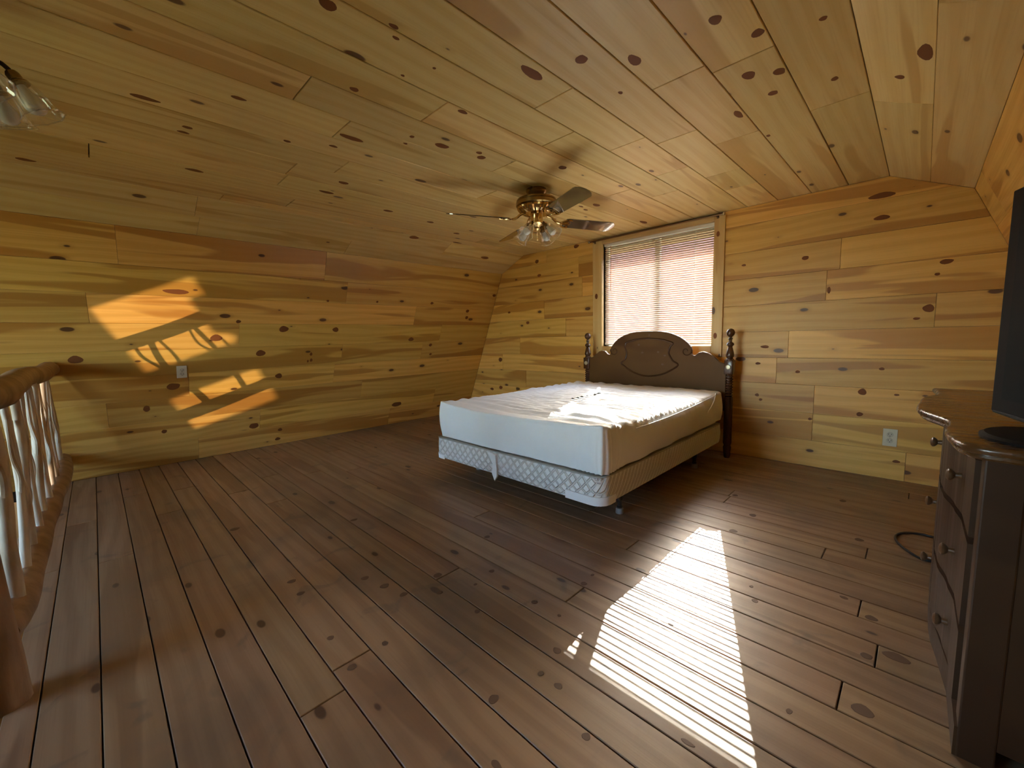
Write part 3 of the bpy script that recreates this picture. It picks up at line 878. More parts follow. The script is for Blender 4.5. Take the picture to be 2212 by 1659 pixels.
put(MB().add([(x - nx * 0.006, y - ny * 0.006, BZ1 - 0.002) for x, y, nx, ny in rr], [tuple(range(n))]).build('top_panel', simple('ticking_grey', (0.42, 0.40, 0.34), 0.8, var=(40, (0.30, 0.29, 0.25)))), bs)
put(MB().add([(x, y, BZ0) for x, y, nx, ny in rr], [tuple(range(n))[::-1]]).build('dust_cover', simple('dust_cover', (0.10, 0.09, 0.085), 0.9)), bs)
put(MB().tube([(x + nx * 0.001, y + ny * 0.001, BZ1 - 0.003) for x, y, nx, ny in rr], 0.005, 8, True).build('piping', simple('grey_piping', (0.36, 0.36, 0.33), 0.7), None, True), bs)
def guard(i0, i1, z0, z1, nm):
    mb = MB()
    ids = [i % n for i in range(i0, i1)]
    a = [(rr[i][0] + rr[i][2] * 0.011, rr[i][1] + rr[i][3] * 0.011, z0) for i in ids]
    b = [(rr[i][0] + rr[i][2] * 0.013, rr[i][1] + rr[i][3] * 0.013, z1) for i in ids]
    c = [(rr[i][0] + rr[i][2] * 0.002, rr[i][1] + rr[i][3] * 0.002, z1 + 0.002) for i in ids]
    k = len(ids)
    mb.add(a + b + c, [(j, j + 1, k + j + 1, k + j) for j in range(k - 1)] + [(k + j, k + j + 1, 2 * k + j + 1, 2 * k + j) for j in range(k - 1)])
    return mb.build(nm, SHEET, None, True)
per = 2 * (BX1 - BX0 - 0.15 + BY1 - BY0 - 0.15) + 2 * math.pi * 0.075
c1 = int(n * (BX1 - BX0 - 0.15) / per)
put(guard(c1 - 6, c1 + 7, BZ0 - 0.006, BZ0 + 0.045, 'corner_guard'), bs)
put(guard(n - 6, n + 3, BZ0 - 0.006, BZ0 + 0.03, 'corner_guard'), bs)
fl_ = MB()
prof = [(-2.215, 0.325, 1), (-2.165, 0.330, .6), (-2.115, 0.322, 0), (-2.108, 0.235, 0), (-2.112, 0.165, .2), (-2.141, 0.125, .6), (-2.172, 0.172, .9), (-2.165, 0.25, .9)]
fl_.add([(x, BY0 - 0.012 - 0.016 * (1 - k), z) for x, z, k in prof] + [(x, BY0 - 0.008, z) for x, z, k in prof], [tuple(range(8)), tuple(range(8, 16))[::-1]] + [(i, (i + 1) % 8, 8 + (i + 1) % 8, 8 + i) for i in range(8)])
put(tag(fl_.build('fabric_flap', SHEET), 'loose white cloth corner hanging over the foot of the box spring'), bs)

# metal frame
fr = tag(empty('bed_frame', (-2.07, 2.9, 0)), 'dark steel bed frame with grey glide feet carrying the box spring', 'bed frame')
for x in (-2.80, -1.33):
    sx = 1 if x < -2 else -1
    put(MB().box((x - 0.018, 2.12, 0.128), (x + 0.018, 4.0, 0.134)).box((x - 0.018 if sx > 0 else x + 0.014, 2.12, 0.134), (x - 0.014 if sx > 0 else x + 0.018, 4.0, 0.171)).build('side_rail', STEEL), fr)
for y in (2.31, 3.55):
    put(MB().box((-2.80, y - 0.016, 0.120), (-1.33, y + 0.016, 0.127)).box((-2.80, y - 0.016, 0.09), (-1.33, y - 0.012, 0.120)).build('cross_rail', STEEL), fr)
    for x in (-2.74, -1.338):
        lg = put(MB().lathe([(0.013, 0.165), (0.016, 0.12), (0.020, 0.115), (0.020, 0.09), (0.015, 0.085), (0.014, 0.05), (0.019, 0.046), (0.019, 0.036)], (x, y, 0), 14).build('leg', STEEL, None, True), fr)
        c_ = MB().lathe([(0.019, 0.038), (0.024, 0.034), (0.026, 0.004), (0.025, 0.0)], (x, y, 0), 16).build('glide', CUP, None, True)
        c_.parent = lg
        c_.matrix_parent_inverse = Matrix.Translation(-fr.location)
        c_.matrix_parent_inverse = Matrix.Identity(4)
        c_.matrix_basis = Matrix.Identity(4)

# headboard
hb = tag(empty('headboard', (-1.99, 4.03, 0)), 'dark carved wooden headboard with arched crest and turned posts, in front of the window', 'headboard')
HY = 4.03
def hz(z): return (z + 1) * 1.15
left = [(-2.345, -0.215), (-2.29, -0.178), (-2.255, -0.152), (-2.222, -0.143), (-2.190, -0.150), (-2.160, -0.178), (-2.138, -0.181), (-2.128, -0.168), (-2.131, -0.135), (-2.118, -0.105), (-2.085, -0.065), (-2.04, -0.028), (-1.985, 0.000), (-1.925, 0.018), (-1.86, 0.028), (-1.80, 0.031)]
axis = -1.745
right = [(2 * axis - x, z) for x, z in left][::-1]
right = [(-1.69, 0.030), (-1.63, 0.026), (-1.564, 0.015), (-1.515, -0.002), (-1.467, -0.023), (-1.425, -0.050), (-1.392, -0.080), (-1.368, -0.110), (-1.358, -0.140), (-1.361, -0.168), (-1.350, -0.181), (-1.332, -0.182), (-1.318, -0.168), (-1.300, -0.155), (-1.270, -0.149), (-1.235, -0.158), (-1.205, -0.175), (-1.175, -0.198), (-1.150, -0.222), (-1.12, -0.240), (-1.09, -0.245)]
top = [(-2.375, -0.225)] + left + right
low = [(-1.09, -0.62), (-2.375, -0.62)]
poly = [(x * 1.15, hz(z)) for x, z in top + low]
def panel_mesh():
    bm = bmesh.new()
    vsb = [bm.verts.new((x, HY + 0.013, z)) for x, z in poly]
    f = bm.faces.new(vsb)
    r = bmesh.ops.extrude_face_region(bm, geom=[f])
    nv = [g for g in r['geom'] if isinstance(g, bmesh.types.BMVert)]
    for v in nv: v.co.y -= 0.026
    fe = [g for g in r['geom'] if isinstance(g, bmesh.types.BMFace)]
    bmesh.ops.bevel(bm, geom=[e for e in fe[0].edges], offset=0.005, segments=2, affect='EDGES', profile=0.5)
    bmesh.ops.recalc_face_normals(bm, faces=bm.faces[:])
    bmesh.ops.translate(bm, verts=bm.verts[:], vec=(1.99, -HY, -0.9))
    me = bpy.data.meshes.new('panel'); bm.to_mesh(me); bm.free()
    me.materials.append(BEDWOOD)
    o = bpy.data.objects.new('panel', me); COL.objects.link(o)
    return o
pn = panel_mesh(); pn.parent = hb; pn.location = (0, 0, 0.9)
cart = [(-2.013, -0.262), (-1.972, -0.224), (-1.956, -0.171), (-1.968, -0.12), (-1.973, -0.098), (-1.957, -0.068), (-1.90, -0.052), (-1.845, -0.041), (-1.73, -0.035), (-1.62, -0.047), (-1.57, -0.060), (-1.52, -0.079), (-1.542, -0.105), (-1.552, -0.14), (-1.554, -0.168), (-1.535, -0.205), (-1.515, -0.232), (-1.472, -0.265), (-1.544, -0.318), (-1.63, -0.355), (-1.74, -0.372), (-1.826, -0.362), (-1.922, -0.326), (-1.975, -0.290)]
cp = [(x * 1.15, HY - 0.014, hz(z)) for x, z in cart]
put(MB().tube(smoothpath(cp, 4, True), 0.0085, 8, True).build('carved_moulding', BEDTURN, None, True), hb)
def spiral(cx, cz, sgn, a0):
    pts = []
    for i in range(34):
        t = i / 33
        a = a0 + sgn * t * 2.1 * math.pi
        r = 0.052 * (1 - t * 0.8)
        pts.append((cx + r * math.cos(a), HY - 0.013, cz + r * math.sin(a)))
    return MB().tube(pts, [0.0055 * (1 - 0.4 * i / 33) for i in range(34)], 7).build('carved_scroll', BEDTURN, None, True)
put(spiral(-2.085 * 1.15, hz(-0.145), 1, math.pi * 0.9), hb)
put(spiral(-1.405 * 1.15, hz(-0.145), -1, math.pi * 0.1), hb)
for x, z in ((-1.735, -0.005), (-1.835, -0.09), (-1.65, -0.155), (-1.59, -0.185), (-1.61, -0.262), (-1.80, -0.16)):
    kv = [(math.cos(2 * math.pi * i / 12), math.sin(2 * math.pi * i / 12)) for i in range(12)]
    k = mesh_obj('knot', [(p, -0.4, q) for p, q in kv] + [(p * .9, -1, q * .9) for p, q in kv], [(i, (i + 1) % 12, 12 + (i + 1) % 12, 12 + i) for i in range(12)] + [tuple(range(12, 24))], KNOT_FLOOR, pn)
    k.matrix_basis = Matrix.Translation((x * 1.15 + 1.99, -0.0127, hz(z) - 0.9)) @ Matrix.Diagonal((0.013, 0.0012, 0.010, 1))
PP = [(0.0, 1.186), (0.012, 1.184), (0.024, 1.177), (0.033, 1.162), (0.036, 1.148), (0.033, 1.133), (0.024, 1.120), (0.014, 1.112), (0.013, 1.104), (0.019, 1.098), (0.020, 1.092), (0.014, 1.086), (0.014, 1.066), (0.026, 1.058), (0.031, 1.048), (0.031, 1.038), (0.022, 1.030), (0.018, 1.022), (0.022, 1.008), (0.031, 0.975), (0.036, 0.950), (0.034, 0.935), (0.026, 0.925), (0.026, 0.918), (0.034, 0.912), (0.034, 0.903)]
LOWP = [(0.034, 0.776), (0.026, 0.770)]
z = 0.764
for i in range(8):
    LOWP += [(0.024, z), (0.034, z - 0.008), (0.034, z - 0.014), (0.024, z - 0.022)]
    z -= 0.024
LOWP += [(0.034, z - 0.004), (0.036, z - 0.03), (0.036, 0.14), (0.028, 0.12), (0.034, 0.10), (0.026, 0.02), (0.022, 0.0)]
PLUG = simple('brass_plug', (0.62, 0.58, 0.44), 0.35, 0.5)
for x in (-2.395 * 1.15, -1.068 * 1.15):
    po = put(MB().lathe(PP, (x, HY, 0), 22).lathe(LOWP, (x, HY, 0), 22).box((x - 0.037, HY - 0.037, 0.775), (x + 0.037, HY + 0.037, 0.904), 0.006).build('post', BEDTURN, None, True), hb)
    mt = Matrix.Translation((x, HY - 0.036, 0.842)) @ Matrix.Rotation(math.radians(90), 4, 'X')
    d_ = MB().lathe([(0.021, 0.0), (0.022, 0.005), (0.017, 0.008), (0.015, 0.006), (0.0, 0.007)], M4=mt, n=20).build('round_plug', PLUG, None, True)
    d_.parent = po

# ================================================================ ceiling fan
FX, FY = -2.133, 2.455
BLADE = simple('fan_blade', (0.12, 0.078, 0.045), 0.06, var=(3, (0.09, 0.056, 0.03)))
BLADE.node_tree.nodes['Principled BSDF'].inputs['Coat Weight'].default_value = 1.0
BLADE.node_tree.nodes['Principled BSDF'].inputs['Coat IOR'].default_value = 2.2
BLADE.node_tree.nodes['Principled BSDF'].inputs['Coat Roughness'].default_value = 0.06
SHADE = seethrough('clear_shade_glass', (0.93, 0.93, 0.90), 0.06, 0.05, milk=0.06)
BULB = simple('bulb_glass', (0.85, 0.84, 0.80), 0.2)
fan = tag(empty('ceiling_fan', (FX, FY, CZ)), 'antique brass ceiling fan with four dark blades and clear glass lights', 'ceiling fan')
fc = (FX, FY, 0)
put(MB().lathe([(0.0, 2.2535), (0.074, 2.2535), (0.078, 2.238), (0.072, 2.226), (0.060, 2.216), (0.052, 2.206), (0.050, 2.196)], fc, 32).build('canopy', BRASS, None, True), fan)
put(MB().lathe([(0.045, 2.205), (0.06, 2.196), (0.125, 2.186), (0.148, 2.176), (0.152, 2.165), (0.150, 2.160), (0.154, 2.156), (0.154, 2.132), (0.149, 2.128), (0.140, 2.116)], fc, 40).build('motor_housing', BRASS, None, True), fan)
put(MB().lathe([(0.142, 2.120), (0.138, 2.108), (0.120, 2.088), (0.098, 2.076), (0.06, 2.072), (0.0, 2.072)], fc, 64, ribs=1, rib=0.05).build('vent_ring', BRASS_BRIGHT, None, False), fan)
put(MB().lathe([(0.05, 2.074), (0.046, 2.068), (0.046, 2.018), (0.058, 2.012), (0.060, 2.002), (0.050, 1.992), (0.030, 1.984), (0.018, 1.976), (0.020, 1.966), (0.010, 1.956), (0.0, 1.952)], fc, 28).build('switch_housing', BRASS_BRIGHT, None, True), fan)

def blade_mesh():
    n = 14
    out = []
    L0, L1, w0, w1_ = 0.235, 0.690, 0.050, 0.067
    out += [(L0, -w0), (L0 + 0.02, -w0 - 0.008)]
    for i in range(9):
        a = -math.pi / 2 + math.pi * i / 8
        out.append((L1 - 0.055 + 0.055 * math.cos(a), w1_ * math.sin(a)))
    out += [(L0 + 0.02, w0 + 0.008), (L0, w0)]
    mb = MB()
    mb.prism(out, lambda u, v, d: V((u, v, d)), -0.003, 0.003)
    return mb
def iron_mesh():
    mb = MB()
    mb.tube(smoothpath([(0.095, 0, 0.045), (0.135, 0, 0.030), (0.165, 0, 0.004), (0.195, 0, -0.006)], 5), [0.009] * 16, 8)
    for s in (-1, 1):
        mb.tube(smoothpath([(0.190, 0, -0.006), (0.215, s * 0.030, -0.007), (0.255, s * 0.050, -0.007), (0.285, s * 0.046, -0.007)], 5), [0.0055] * 16, 6)
        mb.tube(smoothpath([(0.195, 0, -0.006), (0.225, s * 0.012, -0.007), (0.262, s * 0.020, -0.007)], 5), [0.005] * 11, 6)
    mb.tube([(0.195, 0, -0.006), (0.280, 0, -0.007)], 0.0055, 6)
    mb.tube(smoothpath([(0.262, -0.05, -0.007), (0.282, 0, -0.007), (0.262, 0.05, -0.007)], 5), [0.004] * 11, 6)
    return mb
pb = blade_mesh().build('blade', BLADE); pi_ = iron_mesh().build('blade_iron', BRASS_BRIGHT, None, True)
for q, ang in enumerate((67, 157, 244, 337)):
    ob, oi_ = (pb, pi_) if q == 0 else (pb.copy(), pi_.copy())
    if q: COL.objects.link(ob); COL.objects.link(oi_)
    for o in (ob, oi_):
        o.parent = fan
        o.matrix_basis = Matrix.Translation((0, 0, 2.030 - CZ)) @ Matrix.Rotation(math.radians(ang), 4, 'Z') @ Matrix.Rotation(math.radians(-15.5), 4, 'X')

def tulip(n=24):
    """glass shade: opens along +Z, holder end at origin"""
    mb = MB()
    prof = [(0.020, 0.0), (0.027, 0.010), (0.037, 0.030), (0.042, 0.055), (0.044, 0.078), (0.050, 0.098), (0.058, 0.110)]
    vs = []
    for r, z in prof:
        for i in range(n):
            a = 2 * math.pi * i / n
            fl = 1 + (0.05 * math.cos(8 * a) * (z / 0.11) ** 3)
            vs.append(V((r * fl * math.cos(a), r * fl * math.sin(a), z)))
    fs = [(j * n + i, j * n + (i + 1) % n, (j + 1) * n + (i + 1) % n, (j + 1) * n + i) for j in range(len(prof) - 1) for i in range(n)]
    mb.add(vs, fs)
    rim = [V((prof[-1][0] * (1 + 0.05 * math.cos(8 * 2 * math.pi * i / n)) * math.cos(2 * math.pi * i / n), prof[-1][0] * (1 + 0.05 * math.cos(8 * 2 * math.pi * i / n)) * math.sin(2 * math.pi * i / n), 0.110)) for i in range(n)]
    mb.tube(rim, 0.0022, 5, True)
    return mb
def bulb():
    return MB().lathe([(0.011, 0.0), (0.012, 0.02), (0.018, 0.040), (0.026, 0.060), (0.029, 0.076), (0.024, 0.092), (0.012, 0.101), (0.0, 0.103)], n=18)
def socket():
    return MB().lathe([(0.0, -0.026), (0.014, -0.026), (0.018, -0.018), (0.019, 0.0), (0.026, 0.006), (0.027, 0.014), (0.022, 0.016)], n=18)
tul, blb, skt = tulip().build('glass_shade', SHADE, None, True), bulb().build('bulb', BULB, None, True), socket().build('socket', BRASS, None, True)
first = True
def light_head(root, pos, d):
    """one shade with socket and bulb, pos/d local to root"""
    global first
    os_ = [tul, blb, skt] if first else [tul.copy(), blb.copy(), skt.copy()]
    if not first:
        for o in os_: COL.objects.link(o)
    first = False
    q = V(d).to_track_quat('Z', 'Y').to_matrix().to_4x4()
    mt = Matrix.Translation(V(pos)) @ q
    os_[2].parent = root; os_[2].matrix_basis = mt
    for o in os_[:2]:
        o.parent = os_[2]; o.matrix_basis = Matrix.Identity(4)
for ang in (-82, 8, 98, 188):
    a = math.radians(ang)
    h = V((math.cos(a), math.sin(a), 0))
    p0 = V((0, 0, 2.006 - CZ)) + h * 0.05
    p1 = V((0, 0, 1.998 - CZ)) + h * 0.072
    put(MB().tube(smoothpath([p0, p0 + h * 0.012, p1 - V((0, 0, 0.010))], 4), [0.008] * 9, 8).build('light_arm', BRASS, None, True), fan).matrix_parent_inverse = Matrix.Identity(4)
    light_head(fan, p1 + V((0, 0, -0.018)) + h * 0.010, h * 0.75 + V((0, 0, -0.75)))
ch = MB()
for i in range(9):
    ch.lathe([(0.0, 0.003), (0.003, 0.0), (0.0, -0.003)], (FX + 0.02, FY - 0.02, 1.955 - i * 0.007), 6)
ch.lathe([(0.0, 0.010), (0.006, 0.006), (0.007, -0.004), (0.0, -0.012)], (FX + 0.02, FY - 0.02, 1.885), 10)
put(ch.build('pull_chain', BRASS_BRIGHT, None, True), fan)

# second light, over the stair opening
GX, GY = -2.16, -0.225
lt = tag(empty('ceiling_light', (GX, GY, CZ)), 'dim brass ceiling light with clustered clear tulip shades, by the left picture edge', 'ceiling light')
gc = (GX, GY, 0)
put(MB().lathe([(0.0, 2.2535), (0.078, 2.2535), (0.080, 2.238), (0.062, 2.222), (0.030, 2.214), (0.018, 2.205), (0.018, 2.11), (0.040, 2.100), (0.085, 2.08), (0.090, 2.055), (0.070, 2.035), (0.045, 2.022), (0.030, 2.00), (0.0, 1.995)], gc, 32).build('canopy_body', BRASS, None, True), lt)
for ang in (-35, 25, 85, 145, 205, 265):
    a = math.radians(ang)
    h = V((math.cos(a), math.sin(a), 0))
    p0 = V((0, 0, 2.05 - CZ)) + h * 0.07
    p1 = V((0, 0, 2.035 - CZ)) + h * 0.135
    put(MB().tube(smoothpath([p0, p0 + h * 0.03 + V((0, 0, 0.018)), p1], 5), [0.007] * 11, 8).build('light_arm', STEEL, None, True), lt).matrix_parent_inverse = Matrix.Identity(4)
    light_head(lt, p1 + V((0, 0, -0.012)), h * 0.45 + V((0, 0, -0.9)))

# ================================================================ window blind and rod
SLATM = bpy.data.materials.new('vinyl_slat'); SLATM.use_nodes = True
t = SLATM.node_tree; b = t.nodes['Principled BSDF']
b.inputs['Base Color'].default_value = (0.66, 0.56, 0.48, 1); b.inputs['Roughness'].default_value = 0.45
trn = t.nodes.new('ShaderNodeBsdfTranslucent'); trn.inputs[0].default_value = (0.98, 0.52, 0.40, 1)
mx = t.nodes.new('ShaderNodeMixShader'); mx.inputs[0].default_value = 0.12
t.links.new(b.outputs[0], mx.inputs[1]); t.links.new(trn.outputs[0], mx.inputs[2]); t.links.new(mx.outputs[0], t.nodes['Material Output'].inputs[0])
BLY = YB + 0.032
bl = tag(empty('window_blind', ((WX0 + WX1) / 2, BLY, WZ1)), 'white horizontal slat blind lowered over the window, glowing with sunlight', 'blind')
bx0, bx1 = WX0 + 0.012, WX1 - 0.008
put(MB().box((bx0, BLY - 0.020, WZ1 - 0.030), (bx1, BLY + 0.014, WZ1 - 0.002), 0.002).build('head_rail', WHITE_VINYL), bl)
TILT = math.radians(50)
sv, sf = [], []
xs = [bx0 + 0.004, bx1 - 0.004]
for x in xs:
    for th in (0.0, 0.0009):
        for i in range(6):
            s = -0.0125 + 0.025 * i / 5
            zc = 0.0022 * (1 - (s / 0.0125) ** 2)
            yy, zz = s * math.cos(TILT) - (zc + th) * math.sin(TILT), s * math.sin(TILT) + (zc + th) * math.cos(TILT)
            sv.append((x - (bx0 + bx1) / 2, yy, zz))
for i in range(5):
    sf += [(i, i + 1, 13 + i, 12 + i)[::1], (6 + i, 18 + i, 19 + i, 7 + i)]
sf += [(0, 12, 18, 6), (5, 11, 23, 17)]
s0 = mesh_obj('slat', sv, sf, SLATM, None, False)
nsl = 51
z_top, z_bot = WZ1 - 0.042, 1.070
for i in range(nsl):
    o = s0 if i == 0 else s0.copy()
    if i: COL.objects.link(o)
    o.parent = bl
    o.matrix_basis = Matrix.Translation(((bx0 + bx1) / 2 - bl.location.x, 0, z_top + (z_bot - z_top) * i / (nsl - 1) - bl.location.z))
put(MB().box((bx0 + 0.004, BLY - 0.013, 1.040), (bx1 - 0.004, BLY + 0.013, 1.058), 0.003).build('bottom_rail', WHITE_VINYL), bl)
for fx in (0.11, 0.455, 0.85):
    x = bx0 + (bx1 - bx0) * fx
    put(MB().box((x - 0.0012, BLY - 0.0150, 1.05), (x + 0.0012, BLY - 0.0138, WZ1 - 0.03)).box((x - 0.0012, BLY + 0.0138, 1.05), (x + 0.0012, BLY + 0.0150, WZ1 - 0.03)).build('ladder_cord', WHITE_VINYL), bl)
put(MB().tube([(bx0 + 0.085, BLY - 0.022, WZ1 - 0.03), (bx0 + 0.085, BLY - 0.022, WZ1 - 0.53)], 0.003, 6).build('tilt_wand', simple('amber_wand', (0.5, 0.22, 0.10), 0.3), None, True), bl)

rod = tag(empty('curtain_rod', (-2.07, YB - 0.06, 2.222)), 'slim bronze curtain rod with small pale finials above the window', 'curtain rod')
RY, RZ = YB - 0.055, 2.226
put(MB().tube([(-2.80, RY, RZ), (-1.365, RY, RZ)], 0.0085, 12).build('rod', simple('bronze', (0.20, 0.12, 0.06), 0.3, 0.8), None, True), rod)
for x, s in ((-2.80, -1), (-1.365, 1)):
    put(MB().lathe([(0.0, -0.016), (0.010, -0.012), (0.014, 0.0), (0.010, 0.012), (0.0, 0.016)], (x + s * 0.010, RY, RZ), 14).build('finial', simple('pale_brass', (0.75, 0.62, 0.42), 0.25, 0.7), None, True), rod)
    put(MB().box((x - s * 0.05 - 0.006, RY - 0.004, RZ - 0.014), (x - s * 0.05 + 0.006, YB - 0.0005, RZ - 0.006)).box((x - s * 0.05 - 0.01, YB - 0.024, RZ - 0.025), (x - s * 0.05 + 0.01, YB - 0.0005 + 0.0, RZ + 0.008)).build('bracket', simple('bronze_b', (0.20, 0.12, 0.06), 0.3, 0.8)), rod)

# ================================================================ outlets
PLATE = simple('ivory_plate', (0.66, 0.62, 0.47), 0.4)
HOLE = simple('outlet_slot', (0.03, 0.025, 0.02), 0.6)
RECEP = simple('ivory_receptacle', (0.58, 0.54, 0.41), 0.4)
def outlet(label, P, U, Vv, Nn, s=1.0):
    r = tag(empty('wall_outlet', (0, 0, 0)), label, 'outlet')
    a = MB().box((-0.036 * s, -0.058 * s, 0), (0.036 * s, 0.058 * s, 0.006), 0.002).build('cover_plate', PLATE); a.parent = r
    for v in (-0.020 * s, 0.020 * s):
        q = MB().lathe([(0.0165 * s, 0.0055), (0.0165 * s, 0.0085), (0.0155 * s, 0.0092), (0.0, 0.0092)], (0, v, 0), 20).build('receptacle', RECEP, None, True); q.parent = r
        h = MB().box((-0.008 * s, v - 0.002 * s, 0.009), (-0.0055 * s, v + 0.008 * s, 0.0096)).box((0.0055 * s, v - 0.002 * s, 0.009), (0.008 * s, v + 0.007 * s, 0.0096)).lathe([(0.0026 * s, 0.009), (0.0026 * s, 0.0096), (0, 0.0096)], (0, v - 0.0085 * s, 0), 10).build('slots', HOLE)
        h.parent = q
    sc = MB().lathe([(0.0035, 0.0055), (0.0035, 0.0075), (0, 0.008)], (0, 0, 0), 10).build('screw', RECEP, None, True); sc.parent = r
    mt = Matrix((U, Vv, Nn)).transposed().to_4x4(); mt.translation = V(P)
    r.matrix_world = mt
    r.matrix_basis = mt
    return r
pz = 0.918
outlet('small ivory wall outlet on the leaning left wall, below the light patches', V((XLB + (XLT - XLB) * pz / ZT, 0.552, pz)) + nl * 0.001, Y, up, nl, 1.05)
outlet('ivory wall outlet low on the window wall, right of the bed', V((-0.134, YB - 0.001, 0.325)), X, Z, -Y, 1.15)

# ================================================================ twig railing
def twigmat(name, c1, c2):
    m, t, b = newmat(name)
    tc = t.nodes.new('ShaderNodeTexCoord'); nz = t.nodes.new('ShaderNodeTexNoise')
    mp = t.nodes.new('ShaderNodeMapping'); mp.inputs['Scale'].default_value = (9, 9, 2)
    t.links.new(tc.outputs['Object'], mp.inputs['Vector']); t.links.new(mp.outputs[0], nz.inputs['Vector'])
    nz.inputs['Scale'].default_value = 1.6; nz.inputs['Detail'].default_value = 5
    cr = t.nodes.new('ShaderNodeValToRGB'); cr.color_ramp.elements[0].position = 0.35; cr.color_ramp.elements[1].position = 0.62
    cr.color_ramp.elements[0].color = (*c1, 1); cr.color_ramp.elements[1].color = (*c2, 1)
    t.links.new(nz.outputs['Fac'], cr.inputs[0]); t.links.new(cr.outputs[0], b.inputs['Base Color'])
    bp = t.nodes.new('ShaderNodeBump'); bp.inputs['Strength'].default_value = 0.4; bp.inputs['Distance'].default_value = 0.01
    t.links.new(nz.outputs['Fac'], bp.inputs['Height']); t.links.new(bp.outputs[0], b.inputs['Normal'])
    b.inputs['Roughness'].default_value = 0.5
    return m
TWIG = twigmat('peeled_twig', (0.42, 0.30, 0.18), (0.78, 0.68, 0.54))
LOG = twigmat('peeled_log', (0.20, 0.11, 0.055), (0.34, 0.20, 0.11))
ry = -0.270
rl = tag(empty('stair_railing', (-3.4, ry, 0)), 'rustic stair railing of crooked peeled branches between log rails', 'railing')
rq = random.Random(11)
def wob(n, x0, x1, z, amp, rad):
    pts, rs = [], []
    for i in range(n):
        t = i / (n - 1)
        pts.append((x0 + (x1 - x0) * t, ry - 0.055 * t ** 10 + amp * math.sin(t * 7 + z), z + amp * noise.noise(V((t * 5, z, 0)))))
        rs.append(rad * (1 + 0.16 * noise.noise(V((t * 9, z * 3, 2)))))
    return pts, rs
p, r = wob(28, -4.93, -2.06, 0.995, 0.020, 0.055)
put(MB().tube(p, r, 14).build('top_rail', LOG, None, True), rl)
p, r = wob(28, -5.06, -2.06, 0.230, 0.015, 0.056)
put(MB().tube(p, r, 14).build('bottom_rail', LOG, None, True), rl)
pp, rs = [], []
for i in range(16):
    t = i / 15
    pp.append((-2.06 + 0.012 * math.sin(t * 6), ry - 0.055 + 0.010 * math.cos(t * 5), 1.20 * t)); rs.append(0.056 * (1.12 - 0.2 * t + 0.06 * noise.noise(V((t * 6, 3, 1)))))
put(MB().tube(pp, rs, 16).build('post', LOG, None, True), rl)
xb = -2.25
k = 0
while xb > -4.98:
    rad = (0.021, 0.014, 0.018, 0.013, 0.019)[k % 5]
    ph = rq.uniform(0, 6)
    amp = rq.uniform(0.010, 0.026)
    lean = rq.uniform(-0.05, 0.05)
    pp, rs = [], []
    for i in range(15):
        t = i / 14
        pp.append((xb + lean * t + amp * math.sin(t * 5.5 + ph), ry + 0.5 * amp * math.cos(t * 4.4 + ph), 0.255 + 0.745 * t))
        rs.append(rad * (1.15 - 0.35 * t + 0.22 * noise.noise(V((t * 5, k * 1.7, 0)))))
    mb = MB().tube(pp, rs, 10)
    for q in range(2):                                   # side branch grown from the stem
        i0 = rq.choice((3, 4, 6, 7)); sgn = -1 if q else 1
        b0 = V(pp[i0]); dz = rq.uniform(0.22, 0.36)
        ppb = smoothpath([b0, b0 + V((sgn * 0.05, 0.01, dz * 0.35)), b0 + V((sgn * 0.075, 0.0, dz * 0.7)), b0 + V((sgn * 0.06, 0, min(dz * 1.3, 0.985 - b0.z)))], 4)
        mb.tube(ppb, [rs[i0] * 0.62 * (1 - 0.35 * j / len(ppb)) for j in range(len(ppb))], 8)
    put(mb.build('baluster', TWIG, None, True), rl)
    xb -= rq.uniform(0.24, 0.32); k += 1

# ================================================================ dresser
DW = pine('dresser_wood', (0.052, 0.022, 0.008), (0.043, 0.017, 0.006), (0.032, 0.012, 0.004), (0.02, 0.008, 0.005), rough=0.42, tint=0.03, heart_lo=0.65, knot_r=0.0)
DTOP = pine('dresser_top', (0.115, 0.05, 0.018), (0.095, 0.04, 0.013), (0.07, 0.027, 0.009), (0.03, 0.012, 0.008), rough=0.24, tint=0.02, heart_lo=0.65, knot_r=0.0, coat=0.3)
DGAP = simple('dresser_gap', (0.012, 0.007, 0.004), 0.8)
KNOB = simple('wooden_knob', (0.12, 0.06, 0.027), 0.28)
ds = tag(empty('dresser', (0.36, 2.15, 0)), 'dark wooden dresser with serpentine front and round knobs under the television', 'dresser')
DB = 0.56
front = smoothpath([(0.046, 2.81, 0), (0.060, 2.66, 0), (0.058, 2.56, 0), (0.016, 2.44, 0), (0.006, 2.30, 0), (-0.002, 2.13, 0), (0.012, 2.03, 0), (0.060, 1.90, 0), (0.072, 1.83, 0), (0.060, 1.70, 0), (0.064, 1.60, 0), (0.080, 1.52, 0), (0.112, 1.485, 0), (0.17, 1.472, 0)], 5)
pl_ = [(p.x, p.y) for p in front]
def topslab(off, z0, z1):
    pts = inset(pl_ + [(DB + 0.02, 1.472), (DB + 0.02, 2.81)], off)
    return pts
mb = MB()
lay = [(0.014, 0.8265), (0.010, 0.832), (0.012, 0.838), (0.003, 0.842), (0.0, 0.849), (0.001, 0.856), (0.006, 0.8615), (0.012, 0.8625)]
outl = pl_ + [(DB + 0.02, 1.472), (DB + 0.02, 2.81)]
rings = []
for off, z in lay:
    q = inset(outl, off) if off > 0 else outl
    rings.append([(x, y, z) for x, y in q])
m_ = min(len(r_) for r_ in rings)
